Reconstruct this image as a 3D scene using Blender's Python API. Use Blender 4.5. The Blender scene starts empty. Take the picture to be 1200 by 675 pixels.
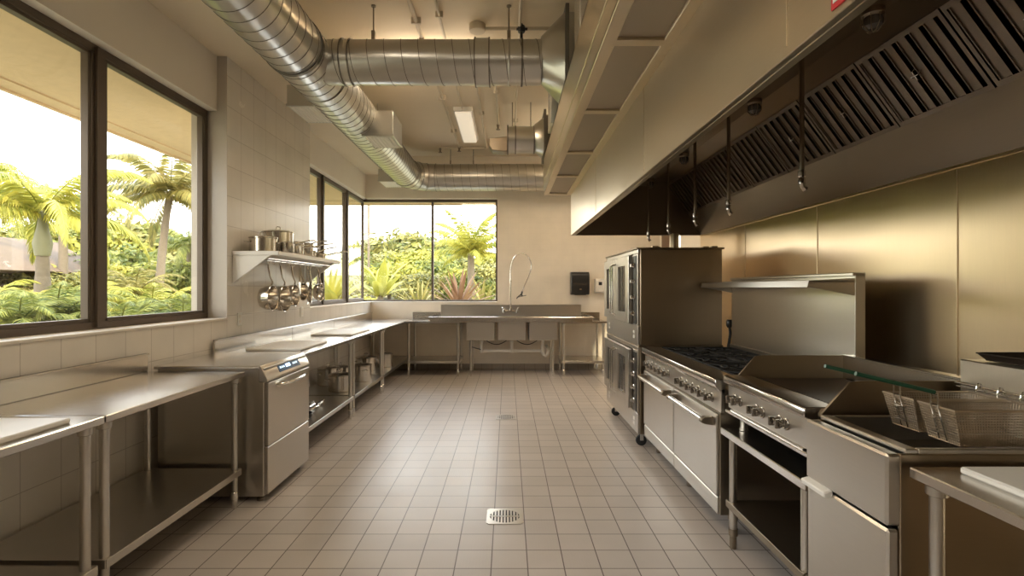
import bpy, bmesh, math, random
from mathutils import Vector, Matrix
random.seed(7)
PI = math.pi
scn = bpy.context.scene
COL = scn.collection
F = 615.6
# ---------------------------------------------------------------- helpers
ORI = {}
class MB:
    def __init__(s):
        s.b = bmesh.new(); s.mi = 0
    def _v(s, pts): return [s.b.verts.new(p) for p in pts]
    def _f(s, vs, sm=False):
        try:
            f = s.b.faces.new(vs); f.material_index = s.mi; return f
        except ValueError: return None
    def box(s, x0, x1, y0, y1, z0, z1, bev=0.0):
        if x0 > x1: x0, x1 = x1, x0
        if y0 > y1: y0, y1 = y1, y0
        if z0 > z1: z0, z1 = z1, z0
        v = s._v([(x0,y0,z0),(x1,y0,z0),(x1,y1,z0),(x0,y1,z0),(x0,y0,z1),(x1,y0,z1),(x1,y1,z1),(x0,y1,z1)])
        fs = [s._f([v[i] for i in q]) for q in ((0,3,2,1),(4,5,6,7),(0,1,5,4),(1,2,6,5),(2,3,7,6),(3,0,4,7))]
        if bev > 0:
            es = list({e for f in fs for e in f.edges})
            r = bmesh.ops.bevel(s.b, geom=es, offset=bev, segments=1, affect='EDGES')
            for f in r['faces']: f.material_index = s.mi
        return s
    def prism(s, poly, axis, t0, t1, bev=0.0):
        def m(a, b, t):
            return {'y': (a, t, b), 'x': (t, a, b), 'z': (a, b, t)}[axis]
        A = s._v([m(a, b, t0) for a, b in poly]); B = s._v([m(a, b, t1) for a, b in poly])
        n = len(poly); fs = [s._f(A), s._f(B[::-1])]
        for i in range(n): fs.append(s._f([A[i], B[i], B[(i+1) % n], A[(i+1) % n]]))
        fs = [f for f in fs if f]
        bmesh.ops.recalc_face_normals(s.b, faces=fs)
        if bev > 0:
            es = list({e for f in fs for e in f.edges})
            r = bmesh.ops.bevel(s.b, geom=es, offset=bev, segments=1, affect='EDGES')
            for f in r['faces']: f.material_index = s.mi
        return s
    def ring(s, c, n, bi, r, seg):
        return s._v([c + r*(math.cos(2*PI*i/seg)*n + math.sin(2*PI*i/seg)*bi) for i in range(seg)])
    def tube(s, pts, r, seg=8, cap=True, radii=None, closed=False):
        pts = [Vector(p) for p in pts]; n = len(pts); rings = []
        for i, p in enumerate(pts):
            if closed: t = pts[(i+1) % n] - pts[i-1]
            else: t = pts[min(i+1, n-1)] - pts[max(i-1, 0)]
            t.normalize()
            if i == 0:
                up = Vector((0,0,1)) if abs(t.z) < 0.9 else Vector((1,0,0))
                nn = (up - t*up.dot(t)).normalized()
            else:
                nn = (nn - t*nn.dot(t)).normalized()
            rings.append(s.ring(p, nn, t.cross(nn), radii[i] if radii else r, seg))
        m = n if closed else n-1
        for i in range(m):
            a, b = rings[i], rings[(i+1) % n]
            for k in range(seg): s._f([a[k], a[(k+1) % seg], b[(k+1) % seg], b[k]])
        if cap and not closed:
            s._f(rings[0][::-1]); s._f(rings[-1])
        return s
    def cyl(s, p0, p1, r, r2=None, seg=16):
        return s.tube([p0, p1], r, seg, True, [r, r if r2 is None else r2])
    def lathe(s, prof, c=(0,0,0), axis='z', seg=28, caps=(False, False)):
        c = Vector(c); rings = []
        ax = {'z': (Vector((1,0,0)), Vector((0,1,0)), Vector((0,0,1))), 'x': (Vector((0,1,0)), Vector((0,0,1)), Vector((1,0,0))),
              '-x': (Vector((0,0,1)), Vector((0,1,0)), Vector((-1,0,0))), 'y': (Vector((0,0,1)), Vector((1,0,0)), Vector((0,1,0)))}[axis]
        for r, h in prof:
            if r < 1e-5: rings.append(s._v([c + ax[2]*h]))
            else: rings.append(s.ring(c + ax[2]*h, ax[0], ax[1], r, seg))
        for a, b in zip(rings, rings[1:]):
            for k in range(seg):
                k2 = (k+1) % seg
                if len(a) == 1 and len(b) == 1: continue
                if len(a) == 1: s._f([a[0], b[k2], b[k]])
                elif len(b) == 1: s._f([a[k], a[k2], b[0]])
                else: s._f([a[k], a[k2], b[k2], b[k]])
        return s
    def quad(s, *p): s._f(s._v(p)); return s
    def build(s, name, mats, parent=None, kind=None, smooth=True, org=None):
        b = s.b
        if smooth:
            b.normal_update()
            for f in b.faces: f.smooth = True
            for e in b.edges:
                if len(e.link_faces) == 2 and e.calc_face_angle(0) > 0.6: e.smooth = False
        if org is None:
            xs = [v.co.x for v in b.verts]; ys = [v.co.y for v in b.verts]; zs = [v.co.z for v in b.verts]
            org = Vector(((min(xs)+max(xs))/2, (min(ys)+max(ys))/2, min(zs)))
        else: org = Vector(org)
        for v in b.verts: v.co -= org
        me = bpy.data.meshes.new(name); b.to_mesh(me); b.free()
        for m in (mats if isinstance(mats, (list, tuple)) else [mats]): me.materials.append(m)
        o = bpy.data.objects.new(name, me); COL.objects.link(o)
        ORI[o.name] = org
        if parent is not None:
            o.parent = parent; o.location = org - ORI[parent.name]
        else: o.location = org
        if kind: o['kind'] = kind
        return o
def empty(name, loc, label=None, cat=None, group=None):
    o = bpy.data.objects.new(name, None); COL.objects.link(o); o.location = loc
    o.empty_display_size = 0.1; ORI[o.name] = Vector(loc)
    if label: tag(o, label, cat, group)
    return o
def tag(o, label, cat, group=None, kind=None):
    o['label'] = label; o['category'] = cat
    if group: o['group'] = group
    if kind: o['kind'] = kind
    return o
def copy_tree(o, parent=None):
    c = o.copy(); COL.objects.link(c); c.parent = parent
    for ch in o.children: copy_tree(ch, c)
    return c
def dup(o, loc, rz=0.0, sc=None, label=None, group=None):
    c = copy_tree(o); c.location = loc; c.rotation_euler = (0, 0, rz)
    if sc: c.scale = (sc, sc, sc) if isinstance(sc, (int, float)) else sc
    if label: c['label'] = label
    if group: c['group'] = group
    return c
# ---------------------------------------------------------------- materials
def nt(name):
    m = bpy.data.materials.new(name); m.use_nodes = True
    n = m.node_tree; return m, n, n.nodes['Principled BSDF']
def plain(name, col, rough=0.5, metal=0.0, emit=None, es=0.0, noise=0.0, nscale=8.0, bump=0.0, spec=None):
    m, n, p = nt(name)
    p.inputs['Base Color'].default_value = (*col, 1); p.inputs['Roughness'].default_value = rough
    p.inputs['Metallic'].default_value = metal
    if spec is not None: p.inputs['Specular IOR Level'].default_value = spec
    if emit: p.inputs['Emission Color'].default_value = (*emit, 1); p.inputs['Emission Strength'].default_value = es
    tc = n.nodes.new('ShaderNodeTexCoord'); no = n.nodes.new('ShaderNodeTexNoise')
    no.inputs['Scale'].default_value = nscale; no.inputs['Detail'].default_value = 4
    n.links.new(tc.outputs['Object'], no.inputs['Vector'])
    mx = n.nodes.new('ShaderNodeMix'); mx.data_type = 'RGBA'
    k = noise
    mx.inputs['A'].default_value = (*[c*(1-k) for c in col], 1); mx.inputs['B'].default_value = (*[min(1, c*(1+k)) for c in col], 1)
    n.links.new(no.outputs['Fac'], mx.inputs['Factor']); n.links.new(mx.outputs['Result'], p.inputs['Base Color'])
    if bump:
        bp = n.nodes.new('ShaderNodeBump'); bp.inputs['Strength'].default_value = bump; bp.inputs['Distance'].default_value = 0.01
        n.links.new(no.outputs['Fac'], bp.inputs['Height']); n.links.new(bp.outputs['Normal'], p.inputs['Normal'])
    return m
def steel(name, col=(0.62,0.585,0.53), rough=0.28, stretch=(1,1,40), smudge=0.05, bump=0.03, wav=0.0):
    m, n, p = nt(name); p.inputs['Metallic'].default_value = 1.0
    tc = n.nodes.new('ShaderNodeTexCoord')
    mp = n.nodes.new('ShaderNodeMapping'); mp.inputs['Scale'].default_value = stretch
    n.links.new(tc.outputs['Object'], mp.inputs['Vector'])
    no = n.nodes.new('ShaderNodeTexNoise'); no.inputs['Scale'].default_value = 7; no.inputs['Detail'].default_value = 2
    n.links.new(mp.outputs['Vector'], no.inputs['Vector'])
    big = n.nodes.new('ShaderNodeTexNoise'); big.inputs['Scale'].default_value = 1.6; big.inputs['Detail'].default_value = 1
    n.links.new(tc.outputs['Object'], big.inputs['Vector'])
    r = n.nodes.new('ShaderNodeMapRange'); r.inputs['From Min'].default_value = 0.15; r.inputs['From Max'].default_value = 0.85
    r.inputs['To Min'].default_value = max(0.05, rough-smudge); r.inputs['To Max'].default_value = rough+smudge
    n.links.new(big.outputs['Fac'], r.inputs['Value']); n.links.new(r.outputs['Result'], p.inputs['Roughness'])
    mx = n.nodes.new('ShaderNodeMix'); mx.data_type = 'RGBA'
    mx.inputs['A'].default_value = (*[c*0.96 for c in col], 1); mx.inputs['B'].default_value = (*[min(1, c*1.03) for c in col], 1)
    n.links.new(no.outputs['Fac'], mx.inputs['Factor']); n.links.new(mx.outputs['Result'], p.inputs['Base Color'])
    bp = n.nodes.new('ShaderNodeBump'); bp.inputs['Strength'].default_value = bump*0.15; bp.inputs['Distance'].default_value = 0.004
    n.links.new(no.outputs['Fac'], bp.inputs['Height'])
    last = bp
    if wav:
        w = n.nodes.new('ShaderNodeTexNoise'); w.inputs['Scale'].default_value = 1.3; w.inputs['Detail'].default_value = 1
        n.links.new(tc.outputs['Object'], w.inputs['Vector'])
        b2 = n.nodes.new('ShaderNodeBump'); b2.inputs['Strength'].default_value = wav; b2.inputs['Distance'].default_value = 0.05
        n.links.new(w.outputs['Fac'], b2.inputs['Height']); n.links.new(bp.outputs['Normal'], b2.inputs['Normal']); last = b2
    n.links.new(last.outputs['Normal'], p.inputs['Normal'])
    return m
def tile(name, axes, w, h, off, col, mortar, gap=0.004, rough=0.3, var=0.06, emboss=0.0, bump=0.3):
    """grid tiles in world coordinates, axes e.g. 'xy','yz','xz'"""
    m, n, p = nt(name); L = n.links
    g = n.nodes.new('ShaderNodeNewGeometry'); sp = n.nodes.new('ShaderNodeSeparateXYZ'); L.new(g.outputs['Position'], sp.inputs[0])
    cb = n.nodes.new('ShaderNodeCombineXYZ')
    for i, a in enumerate(axes):
        su = n.nodes.new('ShaderNodeMath'); su.operation = 'SUBTRACT'; L.new(sp.outputs[a.upper()], su.inputs[0]); su.inputs[1].default_value = off[i] - 100*(w, h)[i]
        L.new(su.outputs[0], cb.inputs[i])
    br = n.nodes.new('ShaderNodeTexBrick'); br.offset = 0; br.squash = 1
    br.inputs['Scale'].default_value = 1; br.inputs['Brick Width'].default_value = w; br.inputs['Row Height'].default_value = h
    br.inputs['Mortar Size'].default_value = gap/2; br.inputs['Mortar Smooth'].default_value = 0.2
    br.inputs['Color1'].default_value = (*[c*(1-var) for c in col], 1); br.inputs['Color2'].default_value = (*[min(1,c*(1+var)) for c in col], 1)
    br.inputs['Mortar'].default_value = (*mortar, 1)
    L.new(cb.outputs[0], br.inputs['Vector'])
    no = n.nodes.new('ShaderNodeTexNoise'); no.inputs['Scale'].default_value = 3.0; no.inputs['Detail'].default_value = 6
    L.new(g.outputs['Position'], no.inputs['Vector'])
    mx = n.nodes.new('ShaderNodeMix'); mx.data_type = 'RGBA'; mx.blend_type = 'MULTIPLY'; mx.inputs['Factor'].default_value = 1.0
    rr = n.nodes.new('ShaderNodeMapRange'); rr.inputs['To Min'].default_value = 0.88; rr.inputs['To Max'].default_value = 1.1
    L.new(no.outputs['Fac'], rr.inputs['Value']); L.new(br.outputs['Color'], mx.inputs['A']); L.new(rr.outputs['Result'], mx.inputs['B'])
    L.new(mx.outputs['Result'], p.inputs['Base Color'])
    ro = n.nodes.new('ShaderNodeMapRange'); ro.inputs['To Min'].default_value = rough-0.06; ro.inputs['To Max'].default_value = rough+0.1
    L.new(no.outputs['Fac'], ro.inputs['Value']); L.new(ro.outputs['Result'], p.inputs['Roughness'])
    inv = n.nodes.new('ShaderNodeMath'); inv.operation = 'SUBTRACT'; inv.inputs[0].default_value = 1; L.new(br.outputs['Fac'], inv.inputs[1])
    b1 = n.nodes.new('ShaderNodeBump'); b1.inputs['Strength'].default_value = bump; b1.inputs['Distance'].default_value = 0.003
    L.new(inv.outputs[0], b1.inputs['Height'])
    last = b1
    if emboss:
        mp = n.nodes.new('ShaderNodeMapping'); mp.inputs['Rotation'].default_value = (0,0,PI/4); L.new(g.outputs['Position'], mp.inputs['Vector'])
        ck = n.nodes.new('ShaderNodeTexChecker'); ck.inputs['Scale'].default_value = 80; L.new(mp.outputs[0], ck.inputs['Vector'])
        b2 = n.nodes.new('ShaderNodeBump'); b2.inputs['Strength'].default_value = emboss; b2.inputs['Distance'].default_value = 0.0012
        L.new(ck.outputs['Fac'], b2.inputs['Height']); L.new(b1.outputs['Normal'], b2.inputs['Normal']); last = b2
    L.new(last.outputs['Normal'], p.inputs['Normal'])
    return m
def leafmat(name, a, b, trans=0.35):
    m, n, p = nt(name); L = n.links
    oi = n.nodes.new('ShaderNodeNewGeometry')
    no = n.nodes.new('ShaderNodeTexNoise'); no.inputs['Scale'].default_value = 1.1; no.inputs['Detail'].default_value = 3; L.new(oi.outputs['Position'], no.inputs['Vector'])
    ad = n.nodes.new('ShaderNodeMath'); ad.operation = 'ADD'; L.new(no.outputs['Fac'], ad.inputs[0])
    sc = n.nodes.new('ShaderNodeMath'); sc.operation = 'MULTIPLY_ADD'; L.new(oi.outputs['Random Per Island'], sc.inputs[0]); sc.inputs[1].default_value = 0.7; sc.inputs[2].default_value = -0.35
    L.new(sc.outputs[0], ad.inputs[1])
    mx = n.nodes.new('ShaderNodeMix'); mx.data_type = 'RGBA'; mx.inputs['A'].default_value = (*a, 1); mx.inputs['B'].default_value = (*b, 1); mx.clamp_factor = True
    L.new(ad.outputs[0], mx.inputs['Factor']); L.new(mx.outputs['Result'], p.inputs['Base Color'])
    p.inputs['Roughness'].default_value = 0.5; p.inputs['Specular IOR Level'].default_value = 0.3
    tr = n.nodes.new('ShaderNodeBsdfTranslucent'); L.new(mx.outputs['Result'], tr.inputs['Color'])
    ms = n.nodes.new('ShaderNodeMixShader'); ms.inputs[0].default_value = trans
    L.new(p.outputs[0], ms.inputs[1]); L.new(tr.outputs[0], ms.inputs[2]); L.new(ms.outputs[0], n.nodes['Material Output'].inputs['Surface'])
    return m
def glassmat(name):
    m, n, p = nt(name); n.nodes.remove(p); L = n.links
    t = n.nodes.new('ShaderNodeBsdfTransparent'); t.inputs[0].default_value = (0.97,0.98,0.96,1)
    g = n.nodes.new('ShaderNodeBsdfGlossy'); g.inputs['Roughness'].default_value = 0.02; g.inputs['Color'].default_value = (1,1,1,1)
    lw = n.nodes.new('ShaderNodeLayerWeight'); lw.inputs['Blend'].default_value = 0.5
    pw = n.nodes.new('ShaderNodeMath'); pw.operation = 'POWER'; L.new(lw.outputs['Facing'], pw.inputs[0]); pw.inputs[1].default_value = 5
    fr = n.nodes.new('ShaderNodeMath'); fr.operation = 'MULTIPLY_ADD'; L.new(pw.outputs[0], fr.inputs[0]); fr.inputs[1].default_value = 0.5; fr.inputs[2].default_value = 0.03
    ms = n.nodes.new('ShaderNodeMixShader'); L.new(fr.outputs[0], ms.inputs[0]); L.new(t.outputs[0], ms.inputs[1]); L.new(g.outputs[0], ms.inputs[2])
    L.new(ms.outputs[0], n.nodes['Material Output'].inputs['Surface'])
    return m
def perf(name):
    m, n, p = nt(name); L = n.links; p.inputs['Metallic'].default_value = 1; p.inputs['Roughness'].default_value = 0.4
    g = n.nodes.new('ShaderNodeNewGeometry')
    v = n.nodes.new('ShaderNodeTexVoronoi'); v.inputs['Scale'].default_value = 75; v.inputs['Randomness'].default_value = 0.0
    L.new(g.outputs['Position'], v.inputs['Vector'])
    cr = n.nodes.new('ShaderNodeMapRange'); cr.inputs['From Min'].default_value = 0.30; cr.inputs['From Max'].default_value = 0.36; L.new(v.outputs['Distance'], cr.inputs['Value'])
    mx = n.nodes.new('ShaderNodeMix'); mx.data_type = 'RGBA'; mx.inputs['A'].default_value = (0.03,0.027,0.024,1); mx.inputs['B'].default_value = (0.40,0.35,0.28,1)
    L.new(cr.outputs[0], mx.inputs['Factor']); L.new(mx.outputs['Result'], p.inputs['Base Color'])
    return m
ST = steel('brushed_steel', rough=0.298, smudge=0.014)
STH = steel('brushed_steel_horizontal', stretch=(1,1,40), rough=0.298, smudge=0.014)
STT = steel('worktop_steel', (0.68,0.65,0.61), 0.21, (30,1,1), 0.05)
STW = steel('wall_panel_steel', (0.80,0.65,0.45), 0.298, (1,40,1), 0.014, wav=0.10)
STF = steel('hood_steel', (0.66,0.57,0.42), 0.298, (1,1,40), 0.014, wav=0.22)
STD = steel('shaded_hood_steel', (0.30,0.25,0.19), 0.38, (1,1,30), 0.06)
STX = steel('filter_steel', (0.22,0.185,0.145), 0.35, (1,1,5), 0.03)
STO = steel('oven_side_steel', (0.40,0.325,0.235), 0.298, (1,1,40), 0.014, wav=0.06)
GAL = steel('galvanised_steel', (0.60,0.585,0.54), 0.298, (1,1,1), 0.014, bump=0.01)
GALD = steel('duct_seam_steel', (0.22,0.205,0.18), 0.5, (1,1,1), 0.05)
CHR = plain('chrome', (0.8,0.78,0.74), 0.12, 1.0)
KNB = plain('knob_metal', (0.34,0.31,0.27), 0.22, 1.0)
BSK = plain('basket_wire', (0.62,0.52,0.40), 0.3, 1.0)
BLK = plain('cast_iron', (0.02,0.018,0.016), 0.55, 0.0, noise=0.2, bump=0.2, nscale=40)
BPL = plain('black_plastic', (0.02,0.019,0.018), 0.3)
DRK = plain('dark_interior', (0.035,0.03,0.026), 0.6)
OIL = plain('dark_oil', (0.03,0.018,0.008), 0.08)
GRD = plain('seasoned_plate', (0.05,0.036,0.026), 0.35, 0.6, noise=0.5, nscale=6)
WHT = plain('white_polyethylene', (0.82,0.79,0.73), 0.45, noise=0.02)
PVC = plain('white_plastic', (0.85,0.82,0.75), 0.4)
PLA = plain('cream_plaster', (0.84,0.77,0.67), 0.75, noise=0.03, nscale=3, bump=0.02)
PLC = plain('ceiling_plaster', (0.76,0.66,0.51), 0.7, noise=0.05, nscale=1.2, bump=0.02)
FRM = plain('bronze_window_frame', (0.12,0.09,0.065), 0.4, 0.3, noise=0.1)
EAV = plain('sand_stucco', (0.74,0.56,0.34), 0.9, noise=0.08, nscale=12, bump=0.1)
GRN = plain('green_grip', (0.015,0.09,0.05), 0.3)
RUB = plain('black_rubber', (0.02,0.02,0.02), 0.6)
RED = plain('red_print', (0.55,0.03,0.03), 0.5)
BLU = plain('blue_display', (0.02,0.09,0.22), 0.2)
DIG = plain('display_digits', (0.5,0.7,0.9), 0.3, emit=(0.5,0.75,1), es=1.0)
PNT = plain('painted_conduit', (0.62,0.54,0.42), 0.55, noise=0.05)
LENS = plain('fixture_lens', (0.85,0.8,0.7), 0.4, emit=(1,0.86,0.66), es=0.2)
LAMPG = plain('jar_glass', (0.12,0.11,0.10), 0.12)
FILL = plain('fill_light_lens', (0.9,0.85,0.75), 0.4, emit=(1,0.86,0.68), es=3.8)  # glow for the added fill lights near the camera
WOOD = plain('brown_door_paint', (0.16,0.09,0.05), 0.5, noise=0.1)
GLS = glassmat('window_glass')
OVG = plain('dark_oven_glass', (0.05,0.045,0.04), 0.06)
PERF = perf('perforated_steel')
TW, TH = 0.25, 0.27
TILE_X = tile('wall_tile_side', 'yz', TW, TH, (4.715, 2.06), (0.80,0.745,0.66), (0.55,0.49,0.42), 0.005, 0.22, 0.02)
TILE_Y = tile('wall_tile_back', 'xz', 0.2, 0.1, (0, 0.0), (0.84,0.755,0.63), (0.79,0.705,0.585), 0.003, 0.35, 0.01, bump=0.08)
FLOOR = tile('floor_tile', 'xy', 0.1962, 0.1962, (-0.0889, 3.594), (0.60,0.54,0.49), (0.15,0.12,0.10), 0.007, 0.30, 0.05, emboss=0.35)
BASE = tile('base_tile', 'xz', 0.1962, 0.15, (-0.0889, 0), (0.34,0.29,0.235), (0.13,0.105,0.08), 0.006, 0.35, 0.05)
# ---------------------------------------------------------------- room shell
ZC = 3.92; ZS = 3.58
XL = -2.52; XB = -2.61; XO = -2.84; YB = 9.65; YO = 9.98
b = MB(); b.box(XO-0.0, 3.2, -3.0, YO, -0.12, 0.0); b.build('floor', FLOOR, kind='structure', smooth=False)
b = MB(); b.box(XO, 3.2, -3.0, YO, ZC, ZC+0.15); b.box(XO, -2.0, -3.0, YO, ZS, ZC); b.build('ceiling', PLC, kind='structure', smooth=False)
b = MB()
b.mi = 0
b.box(XO, XL, -3.0, YO, 0, 1.215)                                   # under the windows
b.box(XO, XL, 4.715, 6.69, 1.215, ZS)                               # tiled pier
b.box(XO, XL, 1.85, 2.15, 1.215, ZS); b.box(XO, XL, -3.0, -1.9, 1.215, ZS)
b.mi = 1
b.box(XO, XB, 2.15, 4.715, 3.09, ZS); b.box(XO, XB, -1.9, 1.85, 3.09, ZS); b.box(XO, XB, 6.69, YO, 3.15, ZS)
b.mi = 0
b.box(XO, XL, 6.69, YO, 1.215, 1.24)
b.build('wall_left', [TILE_X, PLA], kind='structure', smooth=False)
b = MB()
b.mi = 0
b.box(XL, 3.0, YB, YO, 0, 1.24); b.box(-0.19, 3.0, YB, YO, 1.24, ZC); b.box(XB-0.05, -0.19, YB, YO, 3.15, ZC)
b.build('wall_back', [TILE_Y, PLA], kind='structure', smooth=False)
b = MB()
b.box(2.36, 3.0, -3.0, 6.4, 0, ZC)
b.box(2.8, 3.0, 6.4, YB, 0, 1.8); b.box(2.8, 3.0, 6.4, YB, 2.6, ZC); b.box(2.8, 3.0, 6.4, 8.5, 1.8, 2.6); b.box(2.8, 3.0, 8.95, YB, 1.8, 2.6)
b.build('wall_right', PLA, kind='structure', smooth=False)
b = MB()
b.box(XO, 3.0, -3.15, -3.0, 0, ZC)
b.build('wall_front', plain('taupe_wall_paint', (0.20,0.15,0.11), 0.7), kind='structure', smooth=False)
# baseboards
b = MB(); b.prism([(YB,0),(YB,0.11),(YB-0.012,0.11),(YB-0.02,0.03),(YB-0.05,0.0)], 'x', XL, 2.8); b.build('baseboard_back', BASE, kind='structure', smooth=False)
b = MB(); b.box(XL, XL+0.015, -3, YB-0.02, 0, 0.11, 0.003); b.build('baseboard_left', BASE, kind='structure', smooth=False)
b = MB(); b.box(2.765, 2.80, 8.95, 9.44, 1.7, 3.2, 0.004); b.build('trim_1', WOOD, kind='structure')
b = MB(); b.box(2.83, 2.85, 8.5, 8.95, 1.8, 2.6); b.build('window_5', GLS, kind='structure')
# window sills (white reveal boards)
b = MB(); b.box(XO, XL+0.012, 2.15, 4.715, 1.215, 1.232, 0.003); b.box(XO, XL+0.012, -1.9, 1.85, 1.215, 1.232, 0.003)
b.build('trim_2', PLA, kind='structure')
b = MB(); b.box(XO, XL+0.012, 6.69, YO, 1.24, 1.252, 0.002); b.box(XL+0.012, -0.19, YB-0.012, YO, 1.24, 1.252, 0.002)
b.build('trim_3', PLA, kind='structure')
def window_x(name, y0, y1, z0, z1, muls, xf0, xf1, fw=0.05, label=None):
    """window in a plane of constant x"""
    f = MB()
    f.box(xf0, xf1, y0, y1, z0, z0+fw, 0.004); f.box(xf0, xf1, y0, y1, z1-fw, z1, 0.004)
    f.box(xf0, xf1, y0, y0+fw, z0+fw, z1-fw, 0.004)
    if name != 'window_2': f.box(xf0, xf1, y1-fw, y1, z0+fw, z1-fw, 0.004)
    for m, w in muls:
        f.box(xf0, xf1, m-w/2, m+w/2, z0+fw, z1-fw, 0.004)
        f.box(xf1-0.002, xf1+0.02, m-w*0.28, m+w*0.28, z0+fw*0.3, z1-fw*0.3, 0.003)
    fo = f.build(name, FRM, kind='structure')
    cuts = [y0+fw] + [v for m, w in muls for v in (m-w/2, m+w/2)] + [y1-fw]
    xm = (xf0+xf1)/2
    if name == 'window_2': cuts[-1] = y1
    for i in range(0, len(cuts), 2):
        g = MB(); g.box(xm-0.004, xm+0.004, cuts[i], cuts[i+1], z0+fw, z1-fw); g.build('pane', GLS, fo, smooth=False)
        s = MB()                                                    # inner sash line
        for a, c in ((cuts[i], cuts[i]+0.022), (cuts[i+1]-(0.006 if cuts[i+1] == y1 else 0.022), cuts[i+1])): s.box(xm-0.02, xm+0.03, a, c, z0+fw, z1-fw, 0.002)
        s.box(xm-0.02, xm+0.03, cuts[i], cuts[i+1], z0+fw, z0+fw+0.022, 0.002); s.box(xm-0.02, xm+0.03, cuts[i], cuts[i+1], z1-fw-0.022, z1-fw, 0.002)
        s.build('sash', FRM, fo)
    return fo
window_x('window_1', 2.15, 4.715, 1.225, 3.09, [(3.455, 0.12)], -2.76, -2.69, 0.055)
window_x('window_added', -1.9, 1.85, 1.225, 3.09, [(0.0, 0.12)], -2.76, -2.69, 0.055)  # unseen window added behind the camera for extra side daylight
w2 = window_x('window_2', 6.69, 9.84, 1.25, 3.15, [(7.64, 0.10), (8.80, 0.10)], -2.76, -2.69, 0.045)
# back window
f = MB(); y0, y1 = 9.80, 9.87; z0, z1 = 1.25, 3.15
f.box(-2.69, -0.19, y0, y1, z0, z0+0.03, 0.003); f.box(-2.69, -0.19, y0, y1, z1-0.045, z1, 0.003)
f.box(-0.225, -0.19, y0, y1, z0+0.03, z1-0.045, 0.003); f.box(-1.425, -1.385, y0, y1, z0+0.03, z1-0.045, 0.003)
wb = f.build('window_3', FRM, kind='structure')
for a, c in ((-2.69, -1.425), (-1.385, -0.225)):
    g = MB(); g.box(a, c, 9.832, 9.84, z0+0.03, z1-0.045); g.build('pane', GLS, wb, smooth=False)
# eaves outside
b = MB(); b.box(-4.17, XO, -4, 10.42, 3.16, 3.3); b.box(XO, 3.2, YO, 10.42, 3.16, 3.3)
b.box(-4.21, -4.17, -4, 10.46, 3.14, 3.42); b.box(-4.17, 3.2, 10.42, 10.46, 3.14, 3.42)
b.box(-4.0, -3.97, -4, 10.24, 3.145, 3.16)
b.build('trim_4', EAV, kind='structure', smooth=False)
# steel wall panels on the right wall (lined wall: sheets with cover strips)
pan = MB()
ys = [-0.97, 0.27, 1.51, 2.75, 3.99, 5.20, 6.40]
for a, c in zip(ys, ys[1:]):
    pan.box(2.35, 2.362, a+0.004, c-0.004, 0.0, 2.13, 0.002)
for a in ys[1:-1]: pan.box(2.344, 2.352, a-0.008, a+0.008, 0, 2.13, 0.002)
pan.box(2.335, 2.36, -0.97, 6.40, 2.125, 2.15, 0.003)
pan.box(2.35, 2.80, 6.395, 6.41, 0, 3.9)
pan.build('trim_5', STW, kind='structure')
# ---------------------------------------------------------------- exhaust hood
HY0, HY1 = 0.2, 6.4
hood = empty('exhaust_hood', (1.5, 3.3, 2.13), 'long stainless steel canopy exhaust hood over the cooking line on the right wall', 'exhaust hood')
b = MB()
b.box(0.77, 0.795, HY0, HY1, 2.14, 2.635, 0.003); b.box(0.796, 0.825, HY0, HY1, 2.14, 2.162, 0.002)
for y in (1.45, 2.97, 4.6): b.box(0.7665, 0.771, y-0.004, y+0.004, 2.165, 2.63, 0.001)
b.build('front_panel', STF, hood)
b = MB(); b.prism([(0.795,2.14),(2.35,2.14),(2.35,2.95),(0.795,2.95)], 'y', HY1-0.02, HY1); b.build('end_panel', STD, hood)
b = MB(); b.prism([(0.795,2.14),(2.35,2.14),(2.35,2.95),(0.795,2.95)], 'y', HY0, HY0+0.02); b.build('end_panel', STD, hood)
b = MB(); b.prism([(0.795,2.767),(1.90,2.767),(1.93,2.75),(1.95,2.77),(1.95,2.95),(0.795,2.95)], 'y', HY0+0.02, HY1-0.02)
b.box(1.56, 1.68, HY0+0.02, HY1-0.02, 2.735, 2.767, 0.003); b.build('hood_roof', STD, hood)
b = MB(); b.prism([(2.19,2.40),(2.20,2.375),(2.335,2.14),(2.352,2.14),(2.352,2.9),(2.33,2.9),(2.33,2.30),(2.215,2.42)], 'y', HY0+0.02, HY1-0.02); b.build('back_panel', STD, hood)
b = MB()
b.box(0.436, 0.46, HY0, HY1, 2.635, 3.07, 0.003); b.box(0.745, 0.77, HY0, HY1, 2.635, 3.07, 0.003); b.box(0.436, 0.77, HY0, HY1, 3.05, 3.07, 0.003)
b.box(0.436, 0.77, HY1-0.02, HY1, 2.635, 3.07, 0.003); b.box(0.436, 0.77, HY0, HY0+0.02, 2.635, 3.07, 0.003)
b.box(0.430, 0.437, HY0, HY1, 2.755, 2.762, 0.002)
b.box(0.436, 0.50, HY0, HY1, 2.632, 2.65, 0.003); b.box(0.715, 0.775, HY0, HY1, 2.632, 2.65, 0.003)
bars = [0.5, 1.46, 2.43, 3.39, 4.42, 5.35, HY1-0.03]
for y in bars: b.box(0.49, 0.72, y-0.03, y+0.03, 2.632, 2.65, 0.002)
b.box(0.77, 2.35, HY0, HY1, 2.951, 3.07, 0.003)
b.build('supply_plenum', STF, hood)
for a, c in zip(bars, bars[1:]):
    b = MB(); b.box(0.497, 0.718, a+0.028, c-0.028, 2.645, 2.655); b.build('supply_grille', PERF, hood, smooth=False)
b = MB(); b.box(0.46, 0.9, 3.34, 3.62, 3.07, ZC, 0.003); b.build('duct_riser', GAL, hood)
b = MB(); b.box(0.41, 0.85, 5.0, 5.35, 3.07, ZC, 0.003); b.build('duct_riser', GAL, hood)
b = MB(); b.box(1.3, 1.8, 2.0, 2.5, 3.07, ZC, 0.003); b.build('duct_riser', GAL, hood)
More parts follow.
